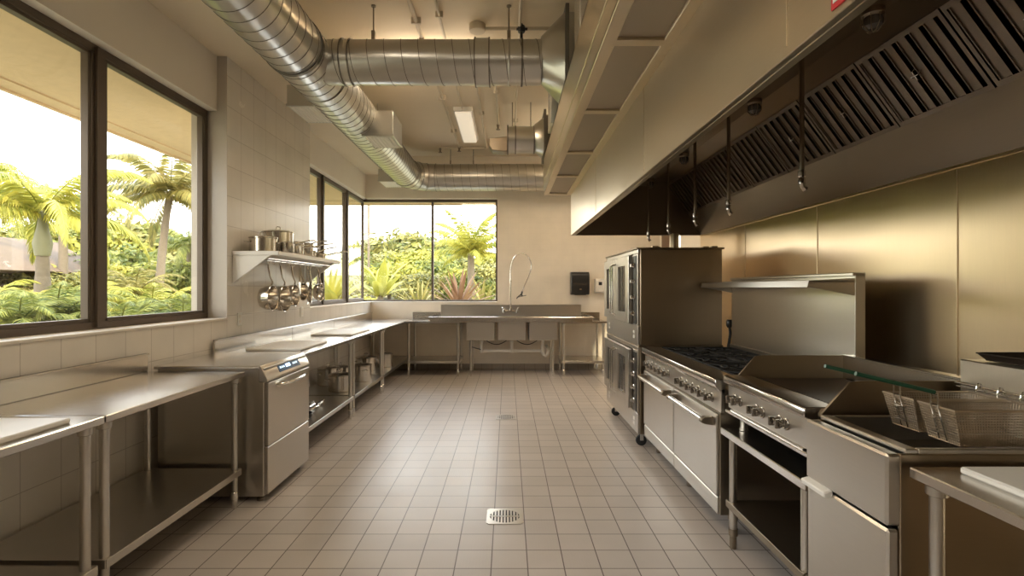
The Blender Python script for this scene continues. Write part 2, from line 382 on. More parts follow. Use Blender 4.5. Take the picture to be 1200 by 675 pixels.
# baffle filters
def make_filter():
    t = empty('baffle_filter', (1.93, 0, 2.755))
    tp = Vector((1.93, 0, 2.755)); bt = Vector((2.19, 0, 2.40)); d = (bt-tp); Ln = d.length; d.normalize()
    nrm = Vector((-d.z, 0, d.x)); nrm = nrm if nrm.z < 0 else -nrm          # towards the room, downwards
    def slab(b, u0, u1, y0, y1, n0, n1):
        P = lambda u, y, n: tp + d*u + Vector((0,y,0)) + nrm*n
        v = b._v([P(u0,y0,n0),P(u1,y0,n0),P(u1,y1,n0),P(u0,y1,n0),P(u0,y0,n1),P(u1,y0,n1),P(u1,y1,n1),P(u0,y1,n1)])
        fs = [b._f([v[i] for i in q]) for q in ((0,3,2,1),(4,5,6,7),(0,1,5,4),(1,2,6,5),(2,3,7,6),(3,0,4,7))]
        bmesh.ops.recalc_face_normals(b.b, faces=[f for f in fs if f])
    W = 0.57
    f = MB()
    slab(f, 0, 0.025, 0.003, W-0.003, -0.02, 0.012); slab(f, Ln-0.025, Ln, 0.003, W-0.003, -0.02, 0.012)
    slab(f, 0.02, Ln-0.02, 0.003, 0.022, -0.02, 0.012); slab(f, 0.02, Ln-0.02, W-0.022, W-0.003, -0.02, 0.012)
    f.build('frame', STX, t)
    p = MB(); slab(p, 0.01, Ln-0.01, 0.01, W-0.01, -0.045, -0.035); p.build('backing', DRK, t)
    n = 6; pitch = (W-0.05)/n
    s = MB()
    for k in range(n):
        y = 0.025 + pitch*k
        slab(s, 0.02, Ln-0.02, y+0.022, y+pitch-0.006, -0.012, 0.006)
        slab(s, 0.02, Ln-0.02, y+0.022, y+0.027, -0.012, 0.012); slab(s, 0.02, Ln-0.02, y+pitch-0.011, y+pitch-0.006, -0.012, 0.012)
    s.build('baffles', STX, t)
    for dy in (0.0,):
        h = MB(); c = tp + d*(Ln*0.5) + Vector((0, W/2+0.0, 0)) + nrm*0.008
        h.tube([c+d*-0.03, c+d*-0.025+nrm*0.02, c+d*0.025+nrm*0.02, c+d*0.03], 0.003, 6)
        h.tube([c+Vector((0,-0.03,0))+d*-0.012, c+Vector((0,-0.02,0))+nrm*0.02, c+Vector((0,0.02,0))+nrm*0.02, c+Vector((0,0.03,0))+d*0.012], 0.003, 6)
        h.build('handle', CHR, t)
    return t
ff = make_filter(); nfil = 10
for k in range(nfil):
    y = HY1-0.03-0.575*(k+1)
    o = ff if k == 0 else copy_tree(ff)
    o.location = (1.93, y, 2.755)
    tag(o, 'ribbed steel grease baffle filter in the row inside the canopy hood', 'grease filter', 'baffle filters in the hood')
# fire suppression nozzles
for i, (y, lab) in enumerate([(2.59, 'nearest of the fire suppression drop pipes under the hood, over the fryer and griddle'), (3.45, 'second nearest fire suppression drop pipe under the hood, in front of the filters'),
        (4.07, 'middle one of the five fire suppression drop pipes under the hood'), (4.74, 'second farthest fire suppression drop pipe, above the near side of the tall oven'), (5.41, 'farthest fire suppression drop pipe, ending just above the tall oven')]):
    t = empty('suppression_nozzle', (1.45, y, 1.98), lab, 'nozzle', 'fire suppression nozzles')
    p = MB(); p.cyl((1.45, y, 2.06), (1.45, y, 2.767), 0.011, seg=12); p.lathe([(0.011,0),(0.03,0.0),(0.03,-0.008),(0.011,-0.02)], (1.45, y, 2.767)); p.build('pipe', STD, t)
    n = MB(); n.lathe([(0.012,0.10),(0.018,0.095),(0.018,0.07),(0.013,0.065),(0.016,0.055),(0.016,0.035)], (1.45, y, 1.98)); n.tube([(1.45,y,2.025),(1.455,y,2.0),(1.468,y,1.985)], 0.012, 10, radii=[0.014,0.012,0.015]); n.build('nozzle_tip', CHR, t)
for i, (y, lab) in enumerate([(2.33, 'nearest round caged hood light at the top edge of the picture'), (3.45, 'second caged hood light, next to the long drop pipe'), (4.83, 'third caged hood light, farther along the hood'), (5.96, 'farthest small hood light near the far end panel')]):
    t = empty('hood_light', (1.62, y, 2.64), lab, 'light', 'hood lights')
    p = MB(); p.lathe([(0.0,0.095),(0.045,0.095),(0.045,0.07),(0.035,0.06)], (1.62, y, 2.64), seg=20); p.build('socket', STD, t)
    g = MB(); g.lathe([(0.034,0.062),(0.04,0.045),(0.038,0.02),(0.022,0.004),(0,0.0)], (1.62, y, 2.64), seg=20); g.build('globe', LAMPG, t)
    c = MB()
    for a in range(4):
        an = a*PI/4; cx, cy = math.cos(an), math.sin(an)
        c.tube([(1.62+cx*0.043, y+cy*0.043, 2.705), (1.62+cx*0.045, y+cy*0.045, 2.67), (1.62+cx*0.02, y+cy*0.02, 2.637), (1.62-cx*0.02, y-cy*0.02, 2.637), (1.62-cx*0.045, y-cy*0.045, 2.67), (1.62-cx*0.043, y-cy*0.043, 2.705)], 0.002, 5)
    c.build('guard', STD, t)
# sign on hood
t = empty('warning_sign', (0.765, 1.19, 2.15), 'red bordered white warning sign stuck on the hood front at the top of the picture', 'sign')
b = MB(); b.box(0.7655, 0.7695, 1.14, 1.245, 2.155, 2.30, 0.001); b.build('sign_plate', RED, t)
b = MB(); b.box(0.7640, 0.7656, 1.15, 1.235, 2.168, 2.29); b.build('white_field', WHT, t, smooth=False)
b = MB()
for i in range(4):
    for j in range(5):
        y = 1.228 - j*0.0155
        if (i+j) % 4: b.box(0.7632, 0.7641, y-0.011, y, 2.184+i*0.026, 2.189+i*0.026+(j % 2)*0.006)
b.build('print', RED, t, smooth=False)
# ---------------------------------------------------------------- ducts
def helix(b, pts, r, pitch, rr=0.0035, step=0.02):
    step = pitch/40; rr = 0.0027
    pts = [Vector(p) for p in pts]; out = []; s = 0
    for a, c in zip(pts, pts[1:]):
        Ls = (c-a).length; n = max(1, int(Ls/step)); tg = (c-a).normalized()
        for i in range(n):
            p = a + (c-a)*(i/n); out.append((p, tg, s + Ls*i/n))
        s += Ls
    h = []
    for p, tg, q in out:
        up = Vector((0,0,1)); sd = tg.cross(up).normalized(); a = 2*PI*q/pitch
        h.append(p + (r+0.001)*(math.cos(a)*up + math.sin(a)*sd))
    b.tube(h, rr, 5)
HD = 3.43
mainp = [(-1.71, -2.95, HD), (-1.71, 8.72, HD)]
t = empty('spiral_duct', (-1.71, 3, HD-0.24), 'large round spiral duct along the window side, turning right at the back', 'duct')
b = MB(); b.tube(mainp, 0.234, 40); b.mi = 1; helix(b, mainp, 0.234, 0.13, 0.003, 0.008); b.build('duct_run', [GAL, GALD], t)
arc = [(-1.71 + 0.46*(1-math.cos(a)), 8.72+0.46*math.sin(a), HD) for a in [PI/2*i/10 for i in range(11)]]
b = MB(); b.tube(arc, 0.236, 40); b.mi = 1
for i in (0, 2.5, 5, 7.5, 10):
    a = PI/2*i/10; c = Vector((-1.71+0.46*(1-math.cos(a)), 8.72+0.46*math.sin(a), HD)); tg = Vector((math.sin(a), math.cos(a), 0)); sd = tg.cross(Vector((0,0,1)))
    b.tube([c + 0.238*(math.cos(q)*Vector((0,0,1)) + math.sin(q)*sd) for q in [2*PI*k/36 for k in range(36)]], 0.004, 5, closed=True)
b.build('elbow', [GAL, GALD], t)
bk = [(-1.25, 9.18, HD), (2.79, 9.18, HD)]
b = MB(); b.tube(bk, 0.232, 40); b.mi = 1; helix(b, bk, 0.232, 0.14, 0.003, 0.008); b.build('duct_run', [GAL, GALD], t)
for y in (4.18, 4.80):
    b = MB(); b.lathe([(0.236,-0.02),(0.243,-0.02),(0.243,0.02),(0.236,0.02)], (-1.71, y, HD), 'y', 40); b.build('coupling_band', GALD if y < 4.5 else GAL, t)
def diffuser(x0, x1, y0, y1, z0, z1):
    b = MB(); b.box(x0, x1, y0, y1, z0, z1, 0.003)
    for q in (y0, y1): b.box(x0-0.008, x1+0.008, q-0.006, q+0.006, z0-0.006, z0+0.02, 0.001)
    o = b.build('supply_box', GAL, t)
    g = MB(); g.box(x0+0.02, x1-0.02, y0+0.02, y1-0.02, z0-0.008, z0-0.001, 0.002)
    n = 8
    for k in range(n):
        xx = x0+0.03+(x1-x0-0.06)*k/(n-1); g.box(xx-0.003, xx+0.003, y0+0.03, y1-0.03, z0-0.014, z0-0.006)
    g.build('diffuser_face', WHT, o)
diffuser(-1.62, -1.28, 5.86, 6.36, 3.20, 3.48); diffuser(-2.12, -1.82, 5.04, 5.55, 3.25, 3.45); diffuser(-2.12, -1.82, 8.6, 9.1, 3.25, 3.45)
# branch duct
t = empty('branch_duct', (-0.5, 4.5, HD-0.2), 'straight round duct crossing from the big spiral duct to the hood, nearest to the camera', 'duct')
bp = [(-1.62, 4.5, HD), (0.28, 4.5, HD)]
b = MB(); b.tube(bp, 0.184, 36); b.mi = 1; helix(b, bp, 0.184, 0.142, 0.0028, 0.008); b.build('duct_run', [GAL, GALD], t)
def collar(x, r, w, par, m=GAL):
    b = MB(); b.lathe([(r-0.01,-w/2),(r,-w/2),(r,w/2),(r-0.01,w/2)], (x, 4.5, HD), 'x', 36)
    b.mi = 1
    for s_ in (-1, 1): b.lathe([(r-0.012,s_*w/2-0.005),(r+0.008,s_*w/2-0.005),(r+0.008,s_*w/2+0.005),(r-0.012,s_*w/2+0.005)], (x, 4.5, HD), 'x', 36)
    b.build('collar', [m, GALD], par)
collar(-0.215, 0.194, 0.12, t); collar(0.12, 0.186, 0.006, t); collar(-1.36, 0.187, 0.07, t)
def sq_round(b, x0, r, x1, hs, cy, cz, m=8):
    C4 = b._v([(x1, cy+sy*hs, cz+sz*hs) for sy, sz in ((1,1),(-1,1),(-1,-1),(1,-1))])
    ring = b._v([(x0, cy+r*math.cos(PI/2*i/m), cz+r*math.sin(PI/2*i/m)) for i in range(4*m)])
    for q in range(4):
        for i in range(m): b._f([ring[q*m+i], ring[(q*m+i+1) % (4*m)], C4[q]])
        b._f([ring[((q+1)*m) % (4*m)], C4[(q+1) % 4], C4[q]])
    b._f(C4)
b = MB(); sq_round(b, 0.28, 0.184, 0.47, 0.28, 4.5, HD+0.02); b.build('transition', GAL, t)
b = MB(); b.box(0.46, 0.49, 4.18, 4.82, HD-0.30, HD+0.34, 0.002); b.build('flange', GALD, t)
b = MB(); b.box(0.49, 1.3, 4.22, 4.78, HD-0.26, HD+0.29, 0.003)
for x in (0.55, 0.62, 0.7): b.box(x-0.006, x+0.006, 4.21, 4.79, HD-0.27, HD+0.30, 0.002)
b.build('rectangular_duct', GAL, t)
for x in (-1.15, 0.01):
    b = MB(); b.cyl((x, 4.5, HD+0.18), (x, 4.5, ZC), 0.006, seg=8)
    b.box(x-0.015, x+0.015, 4.48, 4.52, HD+0.17, HD+0.27, 0.002); b.lathe([(0,0),(0.02,0),(0.02,-0.012),(0,-0.012)], (x, 4.5, ZC), seg=12); b.build('hanger_rod', STD, t)
b = MB(); b.tube([(0.01, 4.5+0.188*math.sin(a), HD+0.188*math.cos(a)) for a in [2*PI*k/30 for k in range(30)]], 0.006, 6, closed=True); b.build('strap', GAL, t)
# second short duct
t = empty('stub_duct', (0.2, 6.85, HD-0.2), 'short round duct with flanges joining the hood farther back under the ceiling', 'duct')
b = MB(); b.tube([(0.0,6.85,HD),(0.34,6.85,HD)], 0.171, 36)
b.mi = 1
for x, rr in ((0.0,0.19),(0.10,0.18),(0.34,0.178)): b.lathe([(0.16,-0.008),(rr,-0.008),(rr,0.008),(0.16,0.008)], (x, 6.85, HD), 'x', 36)
b.build('duct_run', [GAL, GALD], t)
b = MB(); sq_round(b, 0.34, 0.171, 0.46, 0.21, 6.85, HD+0.02); b.build('transition', GAL, t)
b = MB(); b.box(0.455, 0.485, 6.6, 7.1, HD-0.26, HD+0.32, 0.002); b.box(0.485, 1.2, 6.64, 7.06, HD-0.2, HD+0.26, 0.002); b.build('flange', GALD, t)
b = MB(); b.prism([(-0.24,HD-0.10),(-0.20,HD-0.16),(-0.05,HD-0.175),(0.0,HD-0.17),(0.0,HD+0.02),(-0.24,HD+0.0)], 'y', 6.75, 6.95, 0.01); b.build('outlet_box', STD, t)
for x in (0.06, 0.3):
    b = MB(); b.cyl((x, 6.85, HD+0.17), (x, 6.85, ZC), 0.006, seg=8); b.build('hanger_rod', STD, t)
md = bpy.data.objects['spiral_duct']
for x, y in ((-1.71, 1.0), (-1.71, 3.2), (-1.71, 6.9), (-1.0, 9.18), (-0.6, 9.18), (1.5, 9.18)):
    b = MB(); b.cyl((x, y, HD+0.23), (x, y, ZC), 0.007, seg=8); b.box(x-0.012, x+0.012, y-0.015, y+0.015, HD+0.225, HD+0.30, 0.002); b.build('hanger_rod', STD, md)
# ceiling conduits, sprinkler pipes, light fixture
def pipe_thing(name, pts, r, label, cat, mat=PNT, heads=(), clips=()):
    c = Vector(pts[0]); t = empty(name, tuple(c), label, cat)
    b = MB(); b.tube(pts, r, 10); b.build('pipe', mat, t)
    for h in heads:
        s = MB(); x, y, z = h; s.lathe([(0,0.0),(0.022,0.0),(0.022,-0.03),(0.012,-0.035),(0.012,-0.06),(0.03,-0.07),(0.032,-0.078),(0,-0.078)], (x, y, z), seg=12); s.box(x-0.015, x+0.015, y-0.004, y+0.004, z-0.075, z-0.03); s.build('sprinkler_head', STD, t)
    for h in clips:
        s = MB(); x, y, z = h; s.box(x-r*2.4, x+r*2.4, y-0.012, y+0.012, z-r*1.3, ZC-0.0005, 0.002); s.build('clip', PNT, t)
    return t
ZP = ZC-0.035
pipe_thing('sprinkler_pipe', [(-0.82,3.2,ZP),(-0.82,8.9,ZP)], 0.018, 'long painted sprinkler pipe on the ceiling, leftmost of the lengthwise pipes', 'pipe', heads=[(-0.82,5.0,ZP),(-0.82,8.88,ZP)], clips=[(-0.82,4.7,ZP),(-0.82,6.6,ZP),(-0.82,8.0,ZP)])
pipe_thing('conduit_pipe', [(-0.60,3.2,ZP),(-0.60,7.0,ZP)], 0.013, 'painted conduit on the ceiling feeding the near end of the strip light', 'pipe', clips=[(-0.6,4.6,ZP),(-0.6,6.0,ZP)])
pipe_thing('conduit_pipe', [(0.11,2.0,ZP),(0.11,7.9,ZP)], 0.014, 'painted conduit on the ceiling passing over the hanger near the black valve', 'pipe', clips=[(0.11,4.0,ZP),(0.11,6.0,ZP),(0.11,7.5,ZP)])
pipe_thing('sprinkler_pipe', [(-1.17,8.95,ZP),(-0.40,8.95,ZP),(-0.36,8.91,ZP),(-0.36,5.3,ZP)], 0.014, 'thin bent pipe along the back of the ceiling with sprinkler head at its left end', 'pipe', heads=[(-1.15,8.95,ZP)], clips=[(-0.8,8.95,ZP),(-0.36,7.2,ZP)])
pipe_thing('sprinkler_pipe', [(-0.14,5.4,ZP),(-0.14,7.7,ZP)], 0.014, 'short ceiling pipe with dark sprinkler head between duct and stub duct', 'pipe', heads=[(-0.14,7.66,ZP)], clips=[(-0.14,6.4,ZP)])
pipe_thing('conduit_pipe', [(-0.22,4.83,ZP),(0.8,4.83,ZP)], 0.016, 'conduit crossing the ceiling from the round junction box toward the hood', 'pipe', clips=[(0.5,4.83,ZP)])
pipe_thing('conduit_pipe', [(-0.36,5.9,ZP-0.02),(-0.14,5.9,ZP-0.02)], 0.008, 'short thin cross conduit behind the branch duct on the ceiling', 'pipe')
b = MB(); b.lathe([(0,0),(0.075,0),(0.075,-0.055),(0.07,-0.062),(0,-0.062)], (-0.28, 4.83, ZC), seg=24)
tag(b.build('junction_box', PNT), 'round painted junction box on the ceiling above the branch duct', 'junction box')
b = MB(); b.lathe([(0,0.03),(0.03,0.03),(0.04,0.0),(0.03,-0.03),(0,-0.03)], (0.125, 4.80, ZP-0.02), seg=14); b.tube([(0.125,4.80,ZP+0.03),(0.125,4.80,ZP-0.12)], 0.012, 8); b.tube([(0.08,4.80,ZP-0.02),(0.18,4.80,ZP-0.02)], 0.012, 8)
tag(b.build('valve', BPL), 'small black pipe valve on the ceiling where two conduits cross', 'valve')
def fixture(x0, x1, y0, y1, lens, label):
    t = empty('strip_light', ((x0+x1)/2, (y0+y1)/2, ZC-0.10), label, 'ceiling light')
    b = MB(); b.prism([(x0,ZC),(x1,ZC),(x1,ZC-0.05),(x1-0.02,ZC-0.07),(x0+0.02,ZC-0.07),(x0,ZC-0.05)], 'y', y0, y1, 0.003); b.build('housing', WHT, t)
    b = MB(); b.prism([(x0+0.02,ZC-0.07),(x1-0.02,ZC-0.07),(x1-0.035,ZC-0.10),(x0+0.035,ZC-0.10)], 'y', y0+0.01, y1-0.01, 0.003); b.build('lens', lens, t)
fixture(-0.73, -0.47, 7.0, 8.4, LENS, 'white strip light fixture on the ceiling beyond the branch duct')
FILL_WARM = plain('warm_fill_light_lens', (0.9,0.85,0.75), 0.4, emit=(1,0.83,0.62), es=8)  # stronger warm glow for the added fill lights at the back
def fill_pendant(x0, x1, y0, y1, z, label, up=True, FILL=FILL):  # fill lights added out of view to brighten the room
    t = empty('added_fill_light', ((x0+x1)/2, (y0+y1)/2, z-0.08), label, 'ceiling light')
    b = MB(); b.box(x0, x1, y0, y1, z-0.035, z-0.005, 0.004); b.build('housing', WHT, t)
    b = MB(); b.box(x0+0.02, x1-0.02, y0+0.02, y1-0.02, z-0.06, z-0.035, 0.003); b.build('lens', FILL, t)
    if up: b = MB(); b.box(x0+0.03, x1-0.03, y0+0.02, y1-0.02, z-0.005, z+0.015, 0.003); b.build('top_lens', FILL, t)
    for x, y in ((((x0+x1)/2), y0+0.1), (((x0+x1)/2), y1-0.1)):
        b = MB(); b.cyl((x, y, z-0.005), (x, y, ZC), 0.004, seg=6); b.build('hanger', STD, t)
fill_pendant(-0.75, -0.45, 0.3, 1.6, 3.7, 'added hanging fill light over the aisle, above the camera', False)
fill_pendant(-0.05, 0.25, 0.3, 1.6, 3.7, 'added hanging fill light nearest the hood, above the camera', False)
fill_pendant(-1.30, -1.00, 2.1, 3.0, 3.85, 'added hanging fill light beside the spiral duct, above the frame', False)
fill_pendant(-0.60, -0.30, -2.3, -0.9, 3.7, 'added hanging fill light behind the camera', False)
fill_pendant(-1.25, -0.35, 5.32, 5.66, 3.78, 'added hanging fill light hidden just beyond the straight branch duct', True, FILL_WARM)
fill_pendant(1.10, 1.40, 6.9, 8.3, 3.7, 'added hanging fill light beyond the far end of the hood', True, FILL_WARM)
# ---------------------------------------------------------------- work tables
def worktable(x0, x1, y0, y1, zt, label, front, splash=None, shelf=0.26, legs=None, name='work_table', sh=0.125, sx=0.0, frontlegs=True):
    """front: '+x','-x','-y' side that faces the aisle; splash: wall side"""
    t = empty(name, ((x0+x1)/2, (y0+y1)/2, 0), label, 'table')
    b = MB(); b.box(x0, x1, y0, y1, zt-0.035, zt, 0.004)
    e = 0.018
    b.build('worktop', STT, t)
    if splash == '-x':
        b = MB(); b.box(x0, x0+0.02, y0, y1, zt, zt+sh, 0.004); b.box(x0-0.0, x0+0.03, y0, y1, zt+sh-0.012, zt+sh, 0.003); b.build('backsplash', STT, t)
    if splash == '+y':
        b = MB(); b.box(x0, x1, y1-0.02, y1, zt, zt+sh, 0.004); b.build('backsplash', STT, t)
    if splash == '+x':
        b = MB(); b.box(x1-0.02, x1, y0, y1, zt, zt+sh, 0.004); b.build('backsplash', STT, t)
    ins = 0.05
    for lx in (x0+ins, x1-ins):
        for ly in (y0+ins, y1-ins):
            b = MB(); b.cyl((lx, ly, 0.10), (lx, ly, zt-0.035), 0.0205, seg=16)
            b.lathe([(0.0205,0.0),(0.03,-0.0),(0.03,-0.035),(0.0205,-0.04)], (lx, ly, zt-0.035), seg=16)
            lg = b.build('leg', ST, t)
            b = MB(); b.lathe([(0,0),(0.017,0),(0.019,0.02),(0.019,0.06),(0.024,0.065),(0.024,0.11),(0.0205,0.115)], (lx, ly, 0), seg=16); b.build('foot', CHR, lg)
    if shelf:
        b = MB(); b.box(x0+ins-0.03, x1-ins+0.03, y0+ins-0.03, y1-ins+0.03, shelf-0.004, shelf, 0.0)
        for a in (0, 1):
            xx = (x0+ins-0.034) if a == 0 else (x1-ins+0.028)
            b.box(xx, xx+0.006, y0+ins-0.03, y1-ins+0.03, shelf-0.04, shelf+0.002, 0.0015)
            yy = (y0+ins-0.034) if a == 0 else (y1-ins+0.028)
            b.box(x0+ins-0.03, x1-ins+0.03, yy, yy+0.006, shelf-0.04, shelf+0.002, 0.0015)
        b.build('undershelf', ST, t)
    return t
worktable(-2.50, -1.81, 0.85, 2.362, 0.925, 'stainless work table nearest the camera on the left, with a white board on it', '+x', '-x')
worktable(-2.50, -1.81, 2.372, 3.625, 0.925, 'empty stainless work table with low shelf between the nearest table and the dishwasher', '+x', '-x')
worktable(-2.50, -1.75, 4.45, 6.05, 0.935, 'stainless work table right after the dishwasher, holding a board below the pan shelf', '+x', '-x')
worktable(-2.50, -1.75, 6.06, 7.50, 0.935, 'middle left stainless table, with large pots on its undershelf and a board on top', '+x', '-x')
worktable(-2.50, -1.75, 7.51, 9.62, 0.935, 'stainless corner table under the far left windows', '+x', '-x')
worktable(-1.74, -0.80, 8.90, 9.62, 0.935, 'small stainless table in the back corner left of the sink', '-y', '+y')
worktable(0.90, 1.68, 8.90, 9.62, 0.935, 'small stainless table at the back wall right of the sink', '-y', '+y')
worktable(1.29, 2.20, 0.3, 1.69, 0.925, 'stainless work table in the lower right corner beside the fryer', '-x', None, 0.26)
# divider end on splash
# ---------------------------------------------------------------- cutting boards
def board(x0, x1, y0, y1, z, label):
    b = MB(); b.box(x0, x1, y0, y1, z, z+0.022, 0.006); tag(b.build('cutting_board', WHT), label, 'cutting board', 'white cutting boards')
board(-2.38, -1.86, 1.62, 2.24, 0.9255, 'white cutting board at the left edge on the nearest table')
board(-2.36, -1.86, 4.72, 5.42, 0.9355, 'large white cutting board just beyond the dishwasher')
board(-2.32, -1.84, 6.18, 7.00, 0.9355, 'white cutting board on the farther left counter')
board(1.40, 2.10, 0.75, 1.63, 0.9255, 'white cutting board in the lower right corner')
# ---------------------------------------------------------------- undercounter dishwasher
t = empty('dishwasher', (-2.05, 4.03, 0), 'undercounter stainless dishwasher with blue display and curved handle on the left', 'dishwasher')
X1 = -1.67
b = MB(); b.box(-2.44, X1-0.03, 3.66, 4.42, 0.045, 0.94, 0.004); b.build('body', ST, t)
b = MB(); b.box(-2.46, X1-0.055, 3.645, 4.435, 0.935, 0.958, 0.004); b.build('top_panel', STT, t)
b = MB(); b.prism([(X1-0.06,0.958),(X1-0.048,0.958),(X1,0.862),(X1,0.845),(X1-0.06,0.845)], 'y', 3.65, 4.43, 0.003); cp = b.build('control_panel', STH, t)
def on_slant(y0, y1, u0, u1, th):
    a = Vector((X1-0.048, 0, 0.958)); c = Vector((X1, 0, 0.862)); d = c-a; n = Vector((0.894,0,0.447))
    P = lambda u, y, k: a + d*u + n*k + Vector((0,y,0))
    return [P(u0,y0,0),P(u1,y0,0),P(u1,y1,0),P(u0,y1,0),P(u0,y0,th),P(u1,y0,th),P(u1,y1,th),P(u0,y1,th)]
def slant_box(b, *a):
    v = b._v(on_slant(*a)); fs = [b._f([v[i] for i in q]) for q in ((0,3,2,1),(4,5,6,7),(0,1,5,4),(1,2,6,5),(2,3,7,6),(3,0,4,7))]
    bmesh.ops.recalc_face_normals(b.b, faces=[f for f in fs if f])
b = MB(); slant_box(b, 3.87, 4.25, 0.2, 0.82, 0.003); dp = b.build('display', BLU, cp)
b = MB(); slant_box(b, 4.0, 4.08, 0.38, 0.62, 0.004)
for k in range(3): slant_box(b, 3.90+k*0.03, 3.915+k*0.03, 0.45, 0.58, 0.004); slant_box(b, 4.13+k*0.03, 4.145+k*0.03, 0.45, 0.58, 0.004)
b.build('digits', DIG, cp)
b = MB(); b.box(X1-0.032, X1, 3.665, 4.415, 0.395, 0.838, 0.004); dr = b.build('door', STH, t)
b = MB(); b.tube([(X1-0.005,3.80,0.80),(X1+0.03,3.82,0.80),(X1+0.045,3.90,0.80),(X1+0.05,4.04,0.80),(X1+0.045,4.18,0.80),(X1+0.03,4.26,0.80),(X1-0.005,4.28,0.80)], 0.013, 12); b.build('handle', CHR, dr)
b = MB(); b.box(X1-0.032, X1-0.002, 3.665, 4.415, 0.06, 0.388, 0.004); b.build('kick_panel', STH, t)
for x in (-2.38, -1.75):
    for y in (3.72, 4.36):
        b = MB(); b.lathe([(0,0),(0.025,0),(0.025,0.02),(0.015,0.025),(0.015,0.05)], (x, y, 0), seg=12); b.build('foot', STD, t)
# ---------------------------------------------------------------- wall shelf with pots and hanging pans
t = empty('wall_shelf', (-2.3, 5.68, 1.5), 'white wall shelf with triangular brackets and hanging rail on the tiled pier', 'shelf')
b = MB(); b.box(-2.515, -2.09, 4.79, 6.56, 1.80, 1.838, 0.004); b.build('shelf_board', WHT, t)
for y in (4.80, 6.52):
    b = MB(); b.prism([(-2.515,1.80),(-2.16,1.80),(-2.20,1.775),(-2.515,1.54)], 'y', y, y+0.022, 0.003); b.build('bracket', WHT, t)
b = MB(); b.tube([(-2.27, 4.82, 1.765), (-2.27, 6.52, 1.765)], 0.008, 10); b.tube([(-2.20, 4.82, 1.775), (-2.20, 6.52, 1.775)], 0.006, 10); b.build('hanging_rail', CHR, t)
b = MB()
for y in [4.93+0.16*k for k in range(10)]:
    b.tube([(-2.27,y,1.772),(-2.262,y,1.77),(-2.26,y,1.75),(-2.26,y,1.735),(-2.268,y,1.725),(-2.276,y,1.73)], 0.003, 6)
b.build('hooks', CHR, t)
POT = steel('pot_steel', (0.60,0.56,0.50), 0.19, (1,1,30), 0.03)
def make_pot(name, r, h, label, lid=True, loops=True, handle=0.0, group=None, mat=POT, hrise=0.05):
    t = empty(name, (0,0,0), label, 'saucepan' if handle else 'pot', group)
    b = MB(); b.lathe([(0,0),(r*0.93,0),(r,0.012),(r,h-0.004),(r+0.005,h),(r+0.002,h+0.003),(r-0.003,h-0.002),(r-0.004,0.014),(0,0.01)], seg=32); body = b.build('body', mat, t, org=(0,0,0))
    if loops:
        for s in (-1, 1):
            b = MB(); z = h*0.72
            b.tube([(s*(r-0.002),-0.035,z),(s*(r+0.03),-0.035,z+0.006),(s*(r+0.04),-0.02,z+0.008),(s*(r+0.04),0.02,z+0.008),(s*(r+0.03),0.035,z+0.006),(s*(r-0.002),0.035,z)], 0.005, 8); b.build('loop_handle', CHR, t)
    if handle:
        b = MB(); n = 9; pts = [(r-0.002,0,h*0.8)] + [(r+0.02+(handle-0.02)*k/n, 0, h*0.82+hrise*math.sin(k/n*PI/2)) for k in range(n+1)]
        b.tube(pts, 0.008, 8, radii=[0.009]+[0.007+0.003*k/n for k in range(n+1)]); b.build('handle', CHR, t)
        b = MB(); e = pts[-1]; b.tube([(e[0]+0.012+0.012*math.cos(a), 0, e[2]+0.012*math.sin(a)) for a in [2*PI*k/12 for k in range(12)]], 0.003, 5, closed=True); b.build('hang_loop', CHR, t)
    if lid:
        b = MB(); b.lathe([(r+0.007,h+0.003),(r+0.007,h+0.010),(r*0.7,h+0.024),(r*0.3,h+0.031),(0,h+0.032)], seg=32); b.lathe([(r+0.007,h+0.003),(0,h+0.003)], seg=32); ld = b.build('lid', mat, t)
        b = MB(); b.tube([(-0.028,0,h+0.026),(-0.028,0,h+0.052),(-0.018,0,h+0.062),(0.018,0,h+0.062),(0.028,0,h+0.052),(0.028,0,h+0.026)], 0.005, 8); b.build('lid_handle', CHR, ld)
    return t
ZSH = 1.838
def put(o, x, y, z, rz=0): o.location = (x, y, z); o.rotation_euler = (0,0,rz); return o
put(make_pot('stock_pot', 0.125, 0.135, 'wide lidded pot nearest the camera on the wall shelf', group='pots on the wall shelf'), -2.34, 5.03, ZSH, 0.6)
put(make_pot('stock_pot', 0.145, 0.225, 'tallest lidded stock pot in the middle of the wall shelf', group='pots on the wall shelf'), -2.345, 5.37, ZSH, 1.2)
put(make_pot('saucepan', 0.065, 0.11, 'short saucepan with long upward handle in front of the tallest pot on the shelf', False, False, 0.24, 'pots on the wall shelf', hrise=0.06), -2.175, 5.18, ZSH, 0.9)
put(make_pot('saucepan', 0.062, 0.09, 'low saucepan with straight handle behind the front one, on the shelf', False, False, 0.24, 'pots on the wall shelf', hrise=0.02), -2.17, 5.34, ZSH, 1.05)
put(make_pot('saucepan', 0.095, 0.16, 'deep saucepan beside the tallest pot, handle pointing right', False, False, 0.24, 'pots on the wall shelf'), -2.32, 5.72, ZSH, 0.25)
put(make_pot('saucepan', 0.09, 0.165, 'second deep saucepan farther along the shelf, touching the first', False, False, 0.22, 'pots on the wall shelf', hrise=0.03), -2.30, 5.96, ZSH, 0.15)
put(make_pot('saucepan', 0.08, 0.10, 'low saucepan with raised handle near the far end of the shelf', False, False, 0.24, 'pots on the wall shelf', hrise=0.06), -2.34, 6.18, ZSH, 0.1)
put(make_pot('saucepan', 0.075, 0.08, 'smallest saucepan at the far end of the shelf against the window', False, False, 0.26, 'pots on the wall shelf', hrise=0.04), -2.30, 6.40, ZSH, 0.2)
